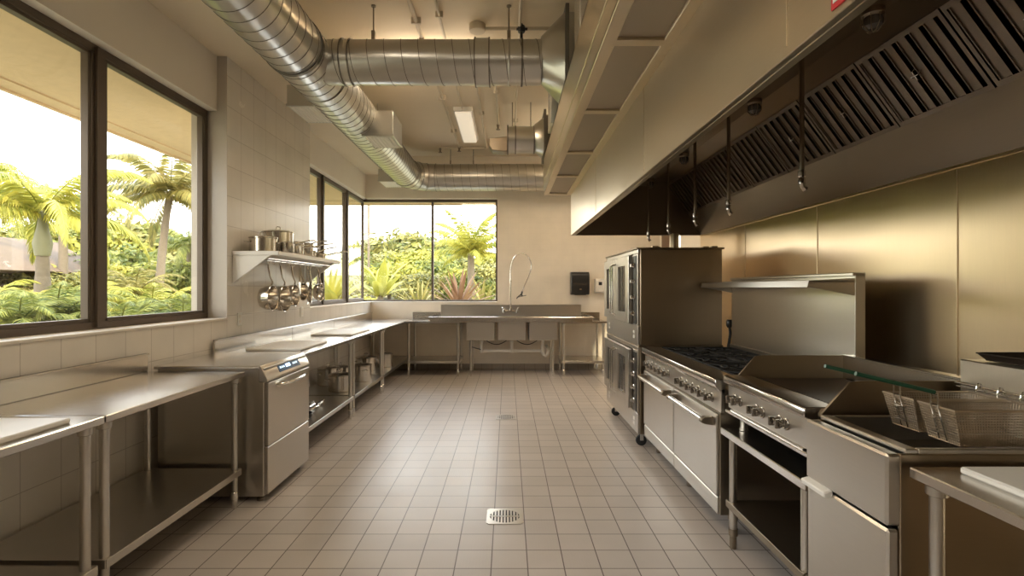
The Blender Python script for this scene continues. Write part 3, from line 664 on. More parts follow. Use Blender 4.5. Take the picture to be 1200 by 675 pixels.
# hanging pans: bowl opening faces the room
def hang(y, r, h, hl, label, tw, depthx=-2.27, name='saucepan', mat=POT, flare=1.0):
    t = empty(name, (0,0,0), label, 'pan', 'pans hanging under the wall shelf')
    b = MB()
    prof = [(0,0),(r*0.55*flare,0.0),(r*0.78*flare,h*0.12),(r*0.95,h*0.5),(r,h-0.003),(r+0.006,h),(r+0.003,h+0.004),(r-0.005,h-0.002),(r*0.9,h*0.5),(r*0.7*flare,h*0.16),(0,h*0.08)]
    b.lathe(prof, (0,0,0), seg=32); b.build('body', mat, t, org=(0,0,0))
    b = MB(); pts = [(r-0.004,0,h*0.9),(r+0.03,0,h*0.95),(r+0.08,0,h*0.75),(r+hl-0.03,0,h*0.62),(r+hl,0,h*0.62)]
    b.tube(pts, 0.008, 8, radii=[0.012,0.009,0.007,0.01,0.008]); b.build('handle', mat, t)
    b = MB(); e = pts[-1]; b.tube([(e[0]+0.010+0.012*math.cos(a), 0, e[2]+0.012*math.sin(a)) for a in [2*PI*k/12 for k in range(12)]], 0.003, 5, closed=True); b.build('hang_loop', CHR, t)
    base = Matrix(((0,0,1),(0,-1,0),(1,0,0)))                 # x->z, z->x
    R = Matrix.Rotation(tw+0.12, 3, 'Z') @ base
    t.rotation_euler = R.to_euler()
    topl = Vector((r+hl+0.010, 0, h*0.62)); w = R @ topl
    t.location = Vector((depthx, y, 1.735)) - w
    return t
hang(4.98, 0.118, 0.12, 0.20, 'nearest pan hanging below the wall shelf, deep round bowl', -0.10)
hang(5.25, 0.130, 0.13, 0.20, 'second and biggest pan hanging below the wall shelf, opening toward the aisle', -0.12)
hang(5.52, 0.112, 0.11, 0.19, 'third hanging deep pan, slightly smaller', -0.1)
hang(5.75, 0.095, 0.10, 0.17, 'fourth hanging pan, dark and partly behind the spatula', -0.3)
hang(6.02, 0.120, 0.05, 0.16, 'shallow dark frying pan hanging fifth in the row', 0.2, flare=1.5, name='frying_pan')
hang(6.30, 0.105, 0.07, 0.17, 'last pan hanging at the window end of the rail', -0.2)
for y, lab, w_ in ((5.64, 'long steel spatula hanging between the third and fourth pans', 0.032), (5.87, 'slotted steel turner hanging between the fourth and fifth pans', 0.04)):
    t = empty('spatula', (-2.20, y, 1.42), lab, 'spatula', 'utensils hanging under the shelf')
    b = MB(); b.tube([(-2.235,y,1.745),(-2.235,y,1.56)], 0.005, 8); b.tube([(-2.247,y,1.75),(-2.24,y,1.762),(-2.233,y,1.75)], 0.003, 6); b.build('handle', CHR, t)
    b = MB(); b.box(-2.238, -2.233, y-w_, y+w_, 1.43, 1.565, 0.002); b.build('blade', POT, t)
# pots on the undershelves
ZU = 0.262
put(make_pot('stock_pot', 0.135, 0.19, 'lidded pot with loop handles on the shelf under the middle left table, nearest', group='pots under the tables'), -2.02, 6.33, ZU, 0.5)
put(make_pot('stock_pot', 0.13, 0.21, 'darker lidded pot standing behind the nearest pot under the table', group='pots under the tables'), -2.30, 6.72, ZU, 1.0)
put(make_pot('stock_pot', 0.13, 0.21, 'shiny lidded pot at the front edge of the undershelf in the middle', group='pots under the tables'), -1.95, 7.0, ZU, 2.2)
put(make_pot('stock_pot', 0.15, 0.20, 'wide lidded pot under the corner table, second from the back', group='pots under the tables'), -2.12, 7.85, ZU, 0.4)
put(make_pot('stock_pot', 0.12, 0.20, 'narrow pot under the corner table near the aisle', group='pots under the tables'), -1.93, 8.25, ZU, 1.4)
put(make_pot('stock_pot', 0.12, 0.16, 'low pot standing at the back of the middle undershelf beside the double leg', group='pots under the tables'), -2.28, 7.15, ZU, 1.4)
t = make_pot('frying_pan', 0.11, 0.045, 'black skillet lying on the undershelf just behind the dishwasher', False, False, 0.18, mat=BLK, hrise=0.02); put(t, -1.98, 5.0, ZU, 1.3); t['category'] = 'pan'
t = empty('scoop', (-2.0, 5.5, ZU), 'bright steel scoop lying beside the black skillet on the undershelf', 'scoop')
b = MB(); n = 10
for i in range(2):
    pass
pr = [(0.05*math.cos(PI+PI*k/n), 0.05+0.05*math.sin(PI+PI*k/n)) for k in range(n+1)]
b.prism([(-2.0+a, ZU+c) for a, c in pr] + [(-2.0+a*0.94, ZU+0.003+c*0.95) for a, c in pr[::-1]], 'y', 5.4, 5.55); b.build('bowl', POT, t)
b = MB(); b.tube([(-2.0,5.54,ZU+0.02),(-2.0,5.60,ZU+0.03),(-2.0,5.72,ZU+0.03)], 0.008, 8); b.build('handle', CHR, t)
# wall outlets
for y, lab in ((4.93, 'white outlet plate on the left wall below the nearest hanging pan'), (6.42, 'white outlet plate on the left wall below the far end of the pan shelf')):
    t = empty('outlet_plate', (XL, y, 1.16), lab, 'outlet')
    b = MB(); b.box(XL+0.001, XL+0.008, y-0.04, y+0.04, 1.15, 1.27, 0.002); b.build('plate', PVC, t)
    b = MB()
    for z in (1.185, 1.235): b.box(XL+0.007, XL+0.010, y-0.016, y+0.016, z-0.014, z+0.014, 0.001)
    b.build('socket', PLA, t)
# ---------------------------------------------------------------- three-compartment sink
t = empty('compartment_sink', (0.06, 9.25, 0), 'stainless three bowl sink with drainboards against the back wall', 'sink')
YF = 8.86
bx = [(-0.70,-0.225),(-0.165,0.305),(0.365,0.84)]
b = MB()
zr = 1.0
b.box(-1.31, bx[0][0], YF, 9.6, zr-0.025, zr-0.012, 0.002); b.box(bx[2][1], 1.42, YF, 9.6, zr-0.025, zr-0.012, 0.002)
for a, c in ((bx[0][1], bx[1][0]), (bx[1][1], bx[2][0])): b.box(a, c, YF, 9.6, zr-0.025, zr-0.012, 0.002)
b.box(bx[0][0], bx[2][1], YF, YF+0.06, zr-0.025, zr-0.012, 0.002); b.box(bx[0][0], bx[2][1], 9.46, 9.6, zr-0.025, zr-0.012, 0.002)
b.tube([(-1.33, 9.6, zr), (-1.33, YF-0.01, zr), (1.44, YF-0.01, zr), (1.44, 9.6, zr)], 0.016, 10)
b.box(-1.32, 1.43, YF-0.012, YF, zr-0.075, zr, 0.004); b.box(-1.335, -1.32, YF, 9.6, zr-0.03, zr, 0.002); b.box(1.43, 1.445, YF, 9.6, zr-0.03, zr, 0.002)
b.build('deck', STT, t)
b = MB(); b.box(-1.22, 1.34, 9.59, 9.635, zr-0.02, zr+0.195, 0.004); b.box(-1.22, 1.34, 9.57, 9.635, zr+0.18, zr+0.195, 0.003); b.build('backsplash', ST, t)
for a, c in bx:
    b = MB(); zb = 0.62
    b.box(a, c, YF+0.04, YF+0.052, zb, zr-0.02, 0.004); b.box(a, c, 9.46, 9.472, zb, zr-0.02, 0.002)
    b.box(a, a+0.01, YF+0.05, 9.46, zb, zr-0.02, 0.002); b.box(c-0.01, c, YF+0.05, 9.46, zb, zr-0.02, 0.002); b.box(a, c, YF+0.04, 9.47, zb-0.01, zb, 0.003)
    b.build('bowl', STH, t)
for x in (-0.63, 0.77):
    for y in (YF+0.09, 9.44):
        b = MB(); b.cyl((x, y, 0.08), (x, y, 0.62 if True else 0), 0.02, seg=14)
        lg = b.build('leg', ST, t); b = MB(); b.lathe([(0,0),(0.018,0),(0.018,0.06),(0.024,0.065),(0.024,0.10)], (x, y, 0), seg=14); b.build('foot', CHR, lg)
for x in (-1.18, 1.30):
    pass
b = MB(); yp = 9.2; zh = 0.40
for x in (-0.46, 0.07, 0.60):
    b.cyl((x, yp, zh), (x, yp, 0.61), 0.024, seg=14); b.lathe([(0.024,0),(0.036,0),(0.036,0.03),(0.024,0.035)], (x, yp, 0.55), seg=14); b.lathe([(0.024,0),(0.033,0),(0.033,0.06),(0.024,0.06)], (x, yp, zh-0.03), seg=14)
b.tube([(-0.46, yp, zh), (0.58, yp, zh)], 0.026, 14)
b.tube([(0.60,yp,0.46),(0.61,yp,0.38),(0.62,yp,0.34),(0.66,yp,0.31),(0.70,yp,0.34),(0.71,yp,0.40),(0.71,yp+0.1,0.44),(0.71,9.63,0.44)], 0.026, 12)
b.build('drain_pipe', PVC, t)
b = MB()
for x0, x1 in ((-0.42, 0.02), (0.12, 0.56)):
    b.tube([(x0+(x1-x0)*k/10, 9.3, 0.60-0.10*math.sin(PI*k/10)*(1 if k else 1)) for k in range(11)], 0.007, 6)
b.tube([(-0.46,9.2,0.42),(-0.55,9.0,0.47),(-0.62,8.95,0.50)], 0.008, 6)
b.build('hose', RUB, t)
t = empty('pre_rinse_faucet', (0.05, 9.5, 1.0), 'chrome pre-rinse faucet with tall looping spray hose on the back sink', 'faucet')
b = MB()
b.tube([(-0.07,9.52,1.09),(0.17,9.52,1.09)], 0.014, 12)
for x in (-0.07, 0.17): b.lathe([(0,0),(0.03,0),(0.03,0.012),(0.014,0.02)], (x, 9.585, 1.09), 'y', 16); b.cyl((x, 9.52, 1.09), (x, 9.59, 1.09), 0.012); b.lathe([(0.02,-0.04),(0.024,-0.03),(0.024,0.02),(0.012,0.03),(0.012,0.045)], (x, 9.51, 1.09), seg=14)
b.cyl((0.05,9.52,1.09),(0.05,9.52,1.55), 0.011); b.lathe([(0.018,0),(0.024,0.01),(0.024,0.05),(0.014,0.06)], (0.05, 9.52, 1.08), seg=14)
b.cyl((0.05,9.52,1.62),(0.05,9.64,1.62), 0.007); b.lathe([(0.02,0),(0.02,0.03)], (0.05, 9.52, 1.605), seg=12)
b.build('riser', CHR, t)
for x in (-0.07, 0.17):
    b = MB(); b.tube([(x,9.51,1.135),(x+(0.03 if x > 0 else -0.03),9.46,1.145)], 0.007, 8); b.build('lever', CHR, t)
b = MB(); pts = [(0.05,9.52,1.55),(0.05,9.52,1.80),(0.07,9.50,1.95),(0.12,9.46,2.06),(0.21,9.42,2.12),(0.32,9.39,2.10),(0.40,9.38,2.0),(0.42,9.38,1.86),(0.37,9.38,1.70),(0.30,9.38,1.54),(0.26,9.38,1.44)]
def smooth(pts, n=6):
    P = [Vector(p) for p in pts]; out = []
    for i in range(len(P)-1):
        p0, p1, p2, p3 = P[max(i-1,0)], P[i], P[i+1], P[min(i+2,len(P)-1)]
        for k in range(n):
            u = k/n; out.append(0.5*((2*p1)+(p2-p0)*u+(2*p0-5*p1+4*p2-p3)*u*u+(3*p1-p0-3*p2+p3)*u**3))
    out.append(P[-1]); return out
b.tube(smooth(pts), 0.010, 10); b.build('spray_hose', CHR, t)
b = MB(); b.tube([(0.26,9.38,1.44),(0.245,9.38,1.38)], 0.016, 10); b.tube([(0.25,9.38,1.40),(0.17,9.36,1.33),(0.16,9.35,1.31)], 0.010, 8); b.tube([(0.17,9.36,1.335),(0.33,9.36,1.37)], 0.006, 8); b.lathe([(0.02,0),(0.03,-0.02),(0,-0.02)], (0.245,9.38,1.38), seg=12); b.build('spray_valve', BPL, t)
t = empty('towel_dispenser', (1.30, 9.6, 1.38), 'black paper towel dispenser on the back wall', 'towel dispenser')
b = MB(); b.prism([(9.649,1.38),(9.649,1.79),(9.47,1.79),(9.42,1.74),(9.42,1.46),(9.45,1.38)], 'x', 1.14, 1.47, 0.01); b.build('housing', BPL, t)
b = MB(); b.box(1.17, 1.44, 9.413, 9.425, 1.55, 1.60, 0.004); b.box(1.2, 1.41, 9.445, 9.47, 1.372, 1.385, 0.002); b.build('window_strip', OVG, t)
b = MB(); b.box(1.285, 1.325, 9.412, 9.416, 1.47, 1.485); b.build('badge', CHR, t)
t = empty('soap_dispenser', (1.68, 9.6, 1.41), 'small white soap dispenser right of the towel dispenser', 'soap dispenser')
b = MB(); b.prism([(9.649,1.41),(9.649,1.67),(9.56,1.67),(9.53,1.64),(9.53,1.45),(9.56,1.41)], 'x', 1.59, 1.77, 0.012); b.build('housing', PVC, t)
b = MB(); b.box(1.65, 1.71, 9.52, 9.532, 1.55, 1.61, 0.003); b.build('level_window', BPL, t)
b = MB(); b.box(1.64, 1.72, 9.515, 9.535, 1.43, 1.48, 0.005); b.build('push_bar', WHT, t)
# ---------------------------------------------------------------- floor drains
for y0, lab in ((3.33, 'square steel floor drain nearest the camera'), (5.98, 'square steel floor drain farther down the aisle')):
    t = empty('floor_drain', (-0.02, y0+0.115, 0), lab, 'floor drain', 'floor drains')
    b = MB(); x0, x1, y1 = -0.139, 0.10, y0+0.235
    cx, cy = (x0+x1)/2, (y0+y1)/2
    n = 40; out, inn = [], []
    for i in range(n):
        a = 2*PI*i/n + PI/n; c, s = math.cos(a), math.sin(a); m = max(abs(c), abs(s)); out.append((cx+0.118*c/m, cy+0.116*s/m, 0.004)); inn.append((cx+0.098*c, cy+0.098*s, 0.004))
    vo, vi = b._v(out), b._v(inn)
    lo = b._v([(p[0],p[1],0.0005) for p in out]); li = b._v([(p[0],p[1],0.0005) for p in inn])
    for i in range(n):
        j = (i+1) % n; b._f([vo[i],vo[j],vi[j],vi[i]]); b._f([lo[i],lo[j],vo[j],vo[i]]); b._f([vi[i],vi[j],li[j],li[i]])
    b.build('rim_plate', ST, t)
    b = MB(); b.lathe([(0.099,0.0004),(0,0.0004)], (cx, cy, 0), seg=32); b.build('drain_well', DRK, t)
    b = MB()
    for k in range(-4, 5):
        xx = k*0.0205; hl = math.sqrt(max(0.0001, 0.098**2-xx**2))
        if k % 1 == 0: b.box(cx+xx-0.0055, cx+xx+0.0055, cy-hl, cy+hl, 0.001, 0.0042, 0.0)
    b.box(cx-0.098, cx+0.098, cy-0.006, cy+0.006, 0.001, 0.0042)
    b.build('grate', ST, t)
# ---------------------------------------------------------------- double convection oven
OX, OY0, OY1 = 1.23, 4.95, 6.5
t = empty('convection_oven', (1.62, 5.7, 0), 'tall double deck convection oven with windowed doors, on casters, beyond the range', 'oven')
def deck(z0, z1, nm):
    b = MB(); b.box(OX+0.02, 2.02, OY0, OY1, z0, z1, 0.005); 
    b.box(OX+0.16, OX+0.163, OY0-0.002, OY0+0.001, z0+0.01, z1-0.01)
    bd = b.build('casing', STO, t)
    zb = z0+0.20; zt = z1-0.04
    b = MB(); b.box(OX-0.005, OX+0.02, OY0, OY1, z0, zb-0.01, 0.004); b.box(OX-0.005, OX+0.02, OY0, OY1, zt, z1, 0.004); b.box(OX-0.003, OX+0.02, OY0+0.02, OY0+0.20, zb-0.01, zt, 0.003); b.box(OX-0.003, OX+0.02, OY1-0.05, OY1, zb-0.01, zt, 0.003)
    fr = b.build('front_frame', ST, t)
    b = MB(); b.box(OX-0.010, OX-0.002, OY0+0.05, OY0+0.17, zb+0.0, zt-0.02, 0.003); cpn = b.build('control_panel', BPL, t)
    for k in range(4):
        b = MB(); zc = zb+0.10+k*(zt-zb-0.18)/3.2
        b.lathe([(0.026,0),(0.026,0.008),(0.02,0.012),(0.018,0.03),(0,0.032)], (OX-0.010, OY0+0.11, zc), '-x', 16); b.box(OX-0.05, OX-0.02, OY0+0.106, OY0+0.114, zc-0.016, zc+0.016, 0.002); b.build('knob', CHR, cpn)
    ym = (OY0+0.22+OY1-0.05)/2
    for (a, c) in ((OY0+0.22, ym-0.004), (ym+0.004, OY1-0.055)):
        d = MB(); w0, w1 = a+0.14, c-0.14; v0, v1 = zb+0.10, zt-0.10
        d.box(OX-0.045, OX-0.005, a, w0, zb, zt-0.008, 0.004); d.box(OX-0.045, OX-0.005, w1, c, zb, zt-0.008, 0.004); d.box(OX-0.045, OX-0.005, w0, w1, zb, v0, 0.0); d.box(OX-0.045, OX-0.005, w0, w1, v1, zt-0.008, 0.0)
        do = d.build('door', ST, t)
        g = MB(); g.box(OX-0.03, OX-0.012, w0, w1, v0, v1); g.build('window', OVG, do)
        h = MB(); yy = a+0.05 if a > ym else c-0.05
        h.tube([(OX-0.04,yy,zb+0.05),(OX-0.085,yy,zb+0.07),(OX-0.085,yy,zt-0.09),(OX-0.04,yy,zt-0.07)], 0.011, 10); h.build('handle', CHR, do)
    b = MB()
    for yy in (OY0+0.12, OY1-0.2):
        for k in range(4): b.box(OX-0.0075, OX-0.004, yy+(k % 2)*0.035, yy+0.025+(k % 2)*0.035, z0+0.06+(k//2)*0.045, z0+0.09+(k//2)*0.045)
    b.build('sticker', WHT, fr)
deck(0.955, 1.866, 'upper'); deck(0.12, 0.945, 'lower')
b = MB(); b.box(OX-0.02, 2.04, OY0-0.012, OY1+0.01, 1.866, 1.882, 0.004)
for x, y in ((1.4,5.0),(1.45,5.1),(1.9,5.05),(1.97,5.02)): b.box(x-0.03, x+0.03, y-0.02, y+0.02, 1.88, 1.90, 0.004)
b.build('top_cap', STO, t)
b = MB(); b.box(OX, 2.03, OY0-0.004, OY1, 0.938, 0.962, 0.003); b.build('stacking_band', STO, t)
for x in (OX+0.03, 1.93):
    for y in (OY0+0.06, OY1-0.32):
        b = MB(); b.box(x-0.03, x+0.03, y-0.03, y+0.03, 0.112, 0.122, 0.002); b.box(x-0.004, x+0.03, y-0.025, y-0.018, 0.05, 0.115, 0.002); b.box(x-0.004, x+0.03, y+0.018, y+0.025, 0.05, 0.115, 0.002); cs = b.build('caster', CHR, t)
        b = MB(); b.lathe([(0,-0.017),(0.035,-0.017),(0.05,-0.013),(0.05,0.013),(0.035,0.017),(0,0.017)], (x+0.012, y, 0.05), 'y', 24); b.build('wheel', RUB, cs)
b = MB(); b.cyl((1.90, 6.0, 1.88), (1.90, 6.0, 2.12), 0.05, seg=20); b.build('flue', STO, t)
# gas hose behind oven
t = empty('gas_hose', (2.1, 4.91, 0.3), 'black gas hose and connector hanging between the oven and the range backguard', 'hose')
b = MB(); b.cyl((2.07, 4.91, 1.16), (2.345, 4.91, 1.16), 0.009); b.lathe([(0,0.045),(0.02,0.045),(0.028,0.03),(0.028,-0.01),(0.018,-0.03),(0,-0.03)], (2.07, 4.91, 1.16), seg=14); b.build('connector', BPL, t)
b = MB(); b.tube(smooth([(2.07,4.91,1.15),(2.08,4.91,1.08),(2.07,4.91,1.0),(2.06,4.91,0.9),(2.09,4.91,0.6),(2.12,4.91,0.3)]), 0.013, 8); b.build('hose', RUB, t)
# ---------------------------------------------------------------- range
RX, RB, R0, R1 = 1.24, 2.14, 3.14, 4.87
t = empty('cooking_range', (1.66, 4.0, 0), 'wide stainless gas range with two oven doors, open burners and high backguard shelf', 'range')
b = MB(); b.box(RX+0.05, 2.06, R0, R1, 0.14, 0.87, 0.004); b.build('body', STD, t)
b = MB(); b.prism([(RX,0.905),(RX,0.95),(RX+0.01,0.955),(RX+0.17,0.955),(RX+0.17,0.86),(RX+0.05,0.86)], 'y', R0, R1, 0.004); b.build('front_rail', STT, t)
b = MB(); b.box(RX+0.035, RX+0.06, R0, R1, 0.752, 0.895, 0.003); cpn = b.build('control_panel', ST, t)
kn = None
def knob_at(x, y, z, par, r=0.024):
    b = MB(); b.lathe([(r+0.006,0),(r+0.006,0.004),(r,0.006),(r*0.9,0.034),(r*0.75,0.040),(0,0.040)], (x, y, z), '-x', 18); b.box(x-0.055, x-0.03, y-0.006, y+0.006, z-r*0.95, z+r*0.95, 0.003)
    return b.build('knob', KNB, par)
for k in range(6): knob_at(RX+0.035, 4.74-k*0.115, 0.82, cpn)
for k in range(6): knob_at(RX+0.035, 3.85-k*0.115, 0.82, cpn)
SEAM = 3.98
for a, c in ((R0+0.02, SEAM-0.006), (SEAM+0.006, R1-0.02)):
    b = MB(); b.box(RX+0.015, RX+0.055, a, c, 0.25, 0.74, 0.006); d = b.build('oven_door', STH, t)
    b = MB(); zz = 0.69
    b.tube([(RX-0.04,a+0.06,zz),(RX-0.04,c-0.06,zz)], 0.017, 14)
    b.build('handle', CHR, d)
    for yy in (a+0.07, c-0.07):
        b = MB(); b.prism([(RX+0.018,zz-0.03),(RX+0.018,zz+0.025),(RX-0.035,zz+0.022),(RX-0.058,zz+0.008),(RX-0.058,zz-0.012),(RX-0.035,zz-0.022)], 'y', yy-0.022, yy+0.022, 0.004); b.build('handle_mount', STD, d)
    b = MB(); b.box(RX+0.02, RX+0.05, a, c, 0.14, 0.24, 0.004); b.build('kick_panel', STH, t)
b = MB(); b.box(RX+0.03, RX+0.06, R0, R0+0.018, 0.14, 0.75, 0.003); b.box(RX+0.03, RX+0.06, R1-0.018, R1, 0.14, 0.75, 0.003); b.box(RX+0.03, RX+0.055, R0, R1, 0.742, 0.752, 0.002); b.build('front_frame', STD, t)
for x in (RX+0.14, 1.98):
    for y in (R0+0.08, SEAM, R1-0.08):
        b = MB(); b.lathe([(0,0),(0.022,0),(0.025,0.01),(0.025,0.08),(0.03,0.085),(0.03,0.145)], (x, y, 0), seg=14); b.build('leg', STD, t)
b = MB(); b.box(RX+0.17, 2.06, R0, R1, 0.86, 0.905, 0.003); b.box(RX+0.17, 2.06, R0, R0+0.015, 0.9, 0.95, 0.002); b.box(RX+0.17, 2.06, R1-0.015, R1, 0.9, 0.95, 0.002); b.build('cooktop', plain('cooktop_metal', (0.16,0.13,0.10), 0.35, 0.9, noise=0.2), t)
nc = 5; cw = (R1-R0-0.04)/nc; rd = (2.055-(RX+0.18))/2
for i in range(nc):
    for j in range(2):
        y0 = R0+0.02+cw*i+0.004; y1 = y0+cw-0.008; x0 = RX+0.18+rd*j+0.004; x1 = x0+rd-0.008; cx, cy = (x0+x1)/2, (y0+y1)/2; z = 0.957
        g = MB(); w = 0.007
        for (a, c, e, f_) in ((x0,x1,y0,y0+2*w),(x0,x1,y1-2*w,y1),(x0,x0+2*w,y0,y1),(x1-2*w,x1,y0,y1)): g.box(a, c, e, f_, z-0.022, z, 0.002)
        g.tube([(cx+0.085*math.cos(a), cy+0.085*math.sin(a), z-0.006) for a in [2*PI*k/20 for k in range(20)]], 0.006, 6, closed=True)
        for k in range(4):
            a = PI*k/2+PI/4; c, s = math.cos(a), math.sin(a); m = min((x1-x0)/2/max(abs(c),1e-3), (y1-y0)/2/max(abs(s),1e-3))
            g.tube([(cx+0.04*c, cy+0.04*s, z-0.004), (cx+m*0.98*c, cy+m*0.98*s, z-0.006)], 0.0065, 6)
        for (a, c) in ((x0+w,y0+w),(x1-w,y0+w),(x0+w,y1-w),(x1-w,y1-w)): g.cyl((a,c,0.903),(a,c,z-0.01), 0.006, seg=6)
        gr = g.build('burner_grate', BLK, t)
        q = MB(); q.lathe([(0,0.03),(0.035,0.03),(0.042,0.022),(0.042,0.01),(0.055,0.0)], (cx, cy, 0.905), seg=20); q.build('burner', BLK, gr)
b = MB(); b.box(2.075, RB, R0, R1, 0.86, 1.585, 0.004); b.box(2.06, RB, R0, R1, 1.572, 1.592, 0.003); b.box(2.055, 2.08, R0+0.005, R1-0.005, 0.905, 0.985, 0.003); b.build('backguard', ST, t)
b = MB(); b.box(1.80, 2.08, R0, R1, 1.535, 1.545, 0.002); b.prism([(1.80,1.545),(1.79,1.505),(1.797,1.503),(1.808,1.543)], 'y', R0, R1); b.build('high_shelf', ST, t)
for y in (R0, R1-0.012):
    b = MB(); b.prism([(1.80,1.545),(2.076,1.56),(2.076,1.455),(1.80,1.508)], 'y', y, y+0.012, 0.001); b.build('shelf_bracket', ST, t)
# ---------------------------------------------------------------- griddle on stand
GX, GB, G0, G1 = 1.265, 1.98, 2.245, 3.085
t = empty('griddle', (1.62, 2.66, 0.70), 'countertop griddle with splash guards and three pairs of knobs between range and fryer', 'griddle')
b = MB(); b.box(GX+0.06, GB, G0, G1, 0.80, 0.955, 0.004); b.build('body', STD, t)
b = MB(); b.prism([(GX,0.945),(GX,0.984),(GX+0.012,0.99),(GX+0.15,0.99),(GX+0.15,0.93),(GX+0.05,0.93)], 'y', G0, G1, 0.004); b.build('front_rail', STT, t)
b = MB(); b.box(GX+0.03, GX+0.062, G0, G1, 0.80, 0.935, 0.004); cpn = b.build('control_panel', ST, t)
for yy in (2.985, 2.925, 2.73, 2.67, 2.50, 2.44): knob_at(GX+0.03, yy, 0.868, cpn, 0.022)
b = MB(); b.box(GX+0.15, GB-0.02, G0+0.012, G1-0.012, 0.95, 0.972, 0.003)
for k in range(34): yy = G0+0.03+k*0.023; b.box(GX+0.155, GX+0.18, yy-0.005, yy+0.005, 0.965, 0.984, 0.002)
b.build('cooking_plate', GRD, t)
gp = [(GX+0.07,0.965),(GX+0.19,1.10),(GX+0.235,1.105),(GB,1.105),(GB,0.88),(GX+0.07,0.88)]
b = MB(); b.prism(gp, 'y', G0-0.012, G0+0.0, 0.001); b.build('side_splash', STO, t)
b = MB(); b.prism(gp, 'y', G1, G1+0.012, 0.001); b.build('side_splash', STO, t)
b = MB(); b.box(GB-0.012, GB, G0, G1, 0.90, 1.105, 0.002); b.box(GB-0.014, GB+0.05, G0-0.012, G1+0.012, 1.098, 1.108, 0.002); b.box(GB+0.04, GB+0.05, G0-0.012, G1+0.012, 0.9, 1.10, 0.001); b.build('back_splash', STT, t)
b = MB(); b.box(GX+0.012, GX+0.05, G0, G1, 0.772, 0.792, 0.004); b.box(GX+0.02, GX+0.3, G0+0.05, G1-0.05, 0.78, 0.80, 0.002); b.build('grease_drawer', STT, t)
for x in (GX+0.09, GB-0.08):
    for y in (G0+0.07, G1-0.07):
        b = MB(); b.lathe([(0,0),(0.022,0),(0.024,0.01),(0.02,0.02),(0.02,0.12)], (x, y, 0.682), seg=14); b.build('foot', ST, t)
t = empty('equipment_stand', (1.62, 2.66, 0), 'low open stainless stand with undershelf carrying the griddle', 'stand')
b = MB(); b.box(1.255, 2.02, 2.22, 3.10, 0.64, 0.68, 0.004); b.build('stand_top', STT, t)
for x in (1.30, 1.97):
    for y in (2.29, 3.03):
        b = MB(); b.cyl((x, y, 0.10), (x, y, 0.64), 0.021, seg=16); lg = b.build('leg', ST, t)
        b = MB(); b.lathe([(0,0),(0.018,0),(0.02,0.02),(0.02,0.07),(0.025,0.075),(0.025,0.115)], (x, y, 0), seg=14); b.build('foot', STD, lg)
b = MB(); b.box(1.28, 1.99, 2.27, 3.05, 0.262, 0.268); b.box(1.27, 1.282, 2.26, 3.06, 0.23, 0.27, 0.002); b.box(1.985, 1.995, 2.26, 3.06, 0.23, 0.27, 0.002); b.build('undershelf', STD, t)
# ---------------------------------------------------------------- fryer
FX, FB, F0, F1 = 1.24, 2.08, 1.72, 2.185
t = empty('deep_fryer', (1.66, 1.95, 0), 'stainless floor deep fryer with open oil tank and cabinet door', 'deep fryer')
b = MB()
b.box(FX+0.045, FB, F0, F0+0.015, 0.12, 0.955, 0.003); b.box(FX+0.045, FB, F1-0.015, F1, 0.12, 0.955, 0.003); b.box(FB-0.02, FB, F0, F1, 0.12, 0.95, 0.003)
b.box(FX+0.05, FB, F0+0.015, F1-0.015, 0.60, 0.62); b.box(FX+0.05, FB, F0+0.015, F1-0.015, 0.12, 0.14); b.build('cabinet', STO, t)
b = MB(); b.box(FX, FX+0.05, F0, F1, 0.718, 0.955, 0.008); b.build('front_panel', ST, t)
b = MB(); b.box(FX+0.004, FX+0.045, F0+0.002, F1-0.002, 0.13, 0.706, 0.008); d = b.build('door', ST, t)
b = MB(); b.prism([(FX-0.02,0.69),(FX-0.026,0.712),(FX+0.012,0.722),(FX+0.012,0.69)], 'y', 2.02, F1-0.004, 0.004); b.build('handle', WHT, d)
b = MB(); rx0, rx1, ry0, ry1 = FX+0.06, 1.90, F0, F1
b.box(rx0, rx0+0.045, ry0, ry1, 0.955, 0.972, 0.004); b.box(rx1-0.02, rx1, ry0, ry1, 0.955, 0.972, 0.003); b.box(rx0+0.045, rx1-0.02, ry0, ry0+0.02, 0.955, 0.972, 0.003); b.box(rx0+0.045, rx1-0.02, ry1-0.02, ry1, 0.955, 0.972, 0.003)
b.box(rx0+0.045, rx0+0.05, ry0+0.02, ry1-0.02, 0.8, 0.96); b.box(rx0+0.045, rx1-0.02, ry0+0.015, ry0+0.02, 0.8, 0.96); b.box(rx0+0.045, rx1-0.02, ry1-0.02, ry1-0.015, 0.8, 0.96); b.box(rx1-0.025, rx1-0.02, ry0+0.02, ry1-0.02, 0.8, 0.96)
tk = b.build('tank', ST, t)
b = MB(); b.box(rx0+0.05, rx1-0.025, ry0+0.02, ry1-0.02, 0.86, 0.875); b.build('oil', OIL, tk, smooth=False)
b = MB(); b.box(1.88, 2.06, F0, F1, 0.95, 1.205, 0.004); b.build('flue_riser', steel('warm_riser_steel', (0.68,0.62,0.52), 0.33, (1,40,1), 0.05), t)
b = MB(); b.tube([(1.855, F0+0.01, 1.11), (1.855, F1-0.01, 1.11)], 0.005, 8)
for y in (F0+0.02, F1-0.02): b.tube([(1.855,y,1.11),(1.88,y,1.11)], 0.004, 6)
b.tube([(1.86, F0+0.01, 1.095), (1.86, F1-0.01, 1.095)], 0.003, 8)
b.build('hanger_rail', CHR, t)
for x in (FX+0.1, FB-0.08):
    for y in (F0+0.06, F1-0.06):
        b = MB(); b.lathe([(0,0),(0.022,0),(0.025,0.01),(0.022,0.03),(0.022,0.12)], (x, y, 0), seg=12); b.build('leg', STD, t)
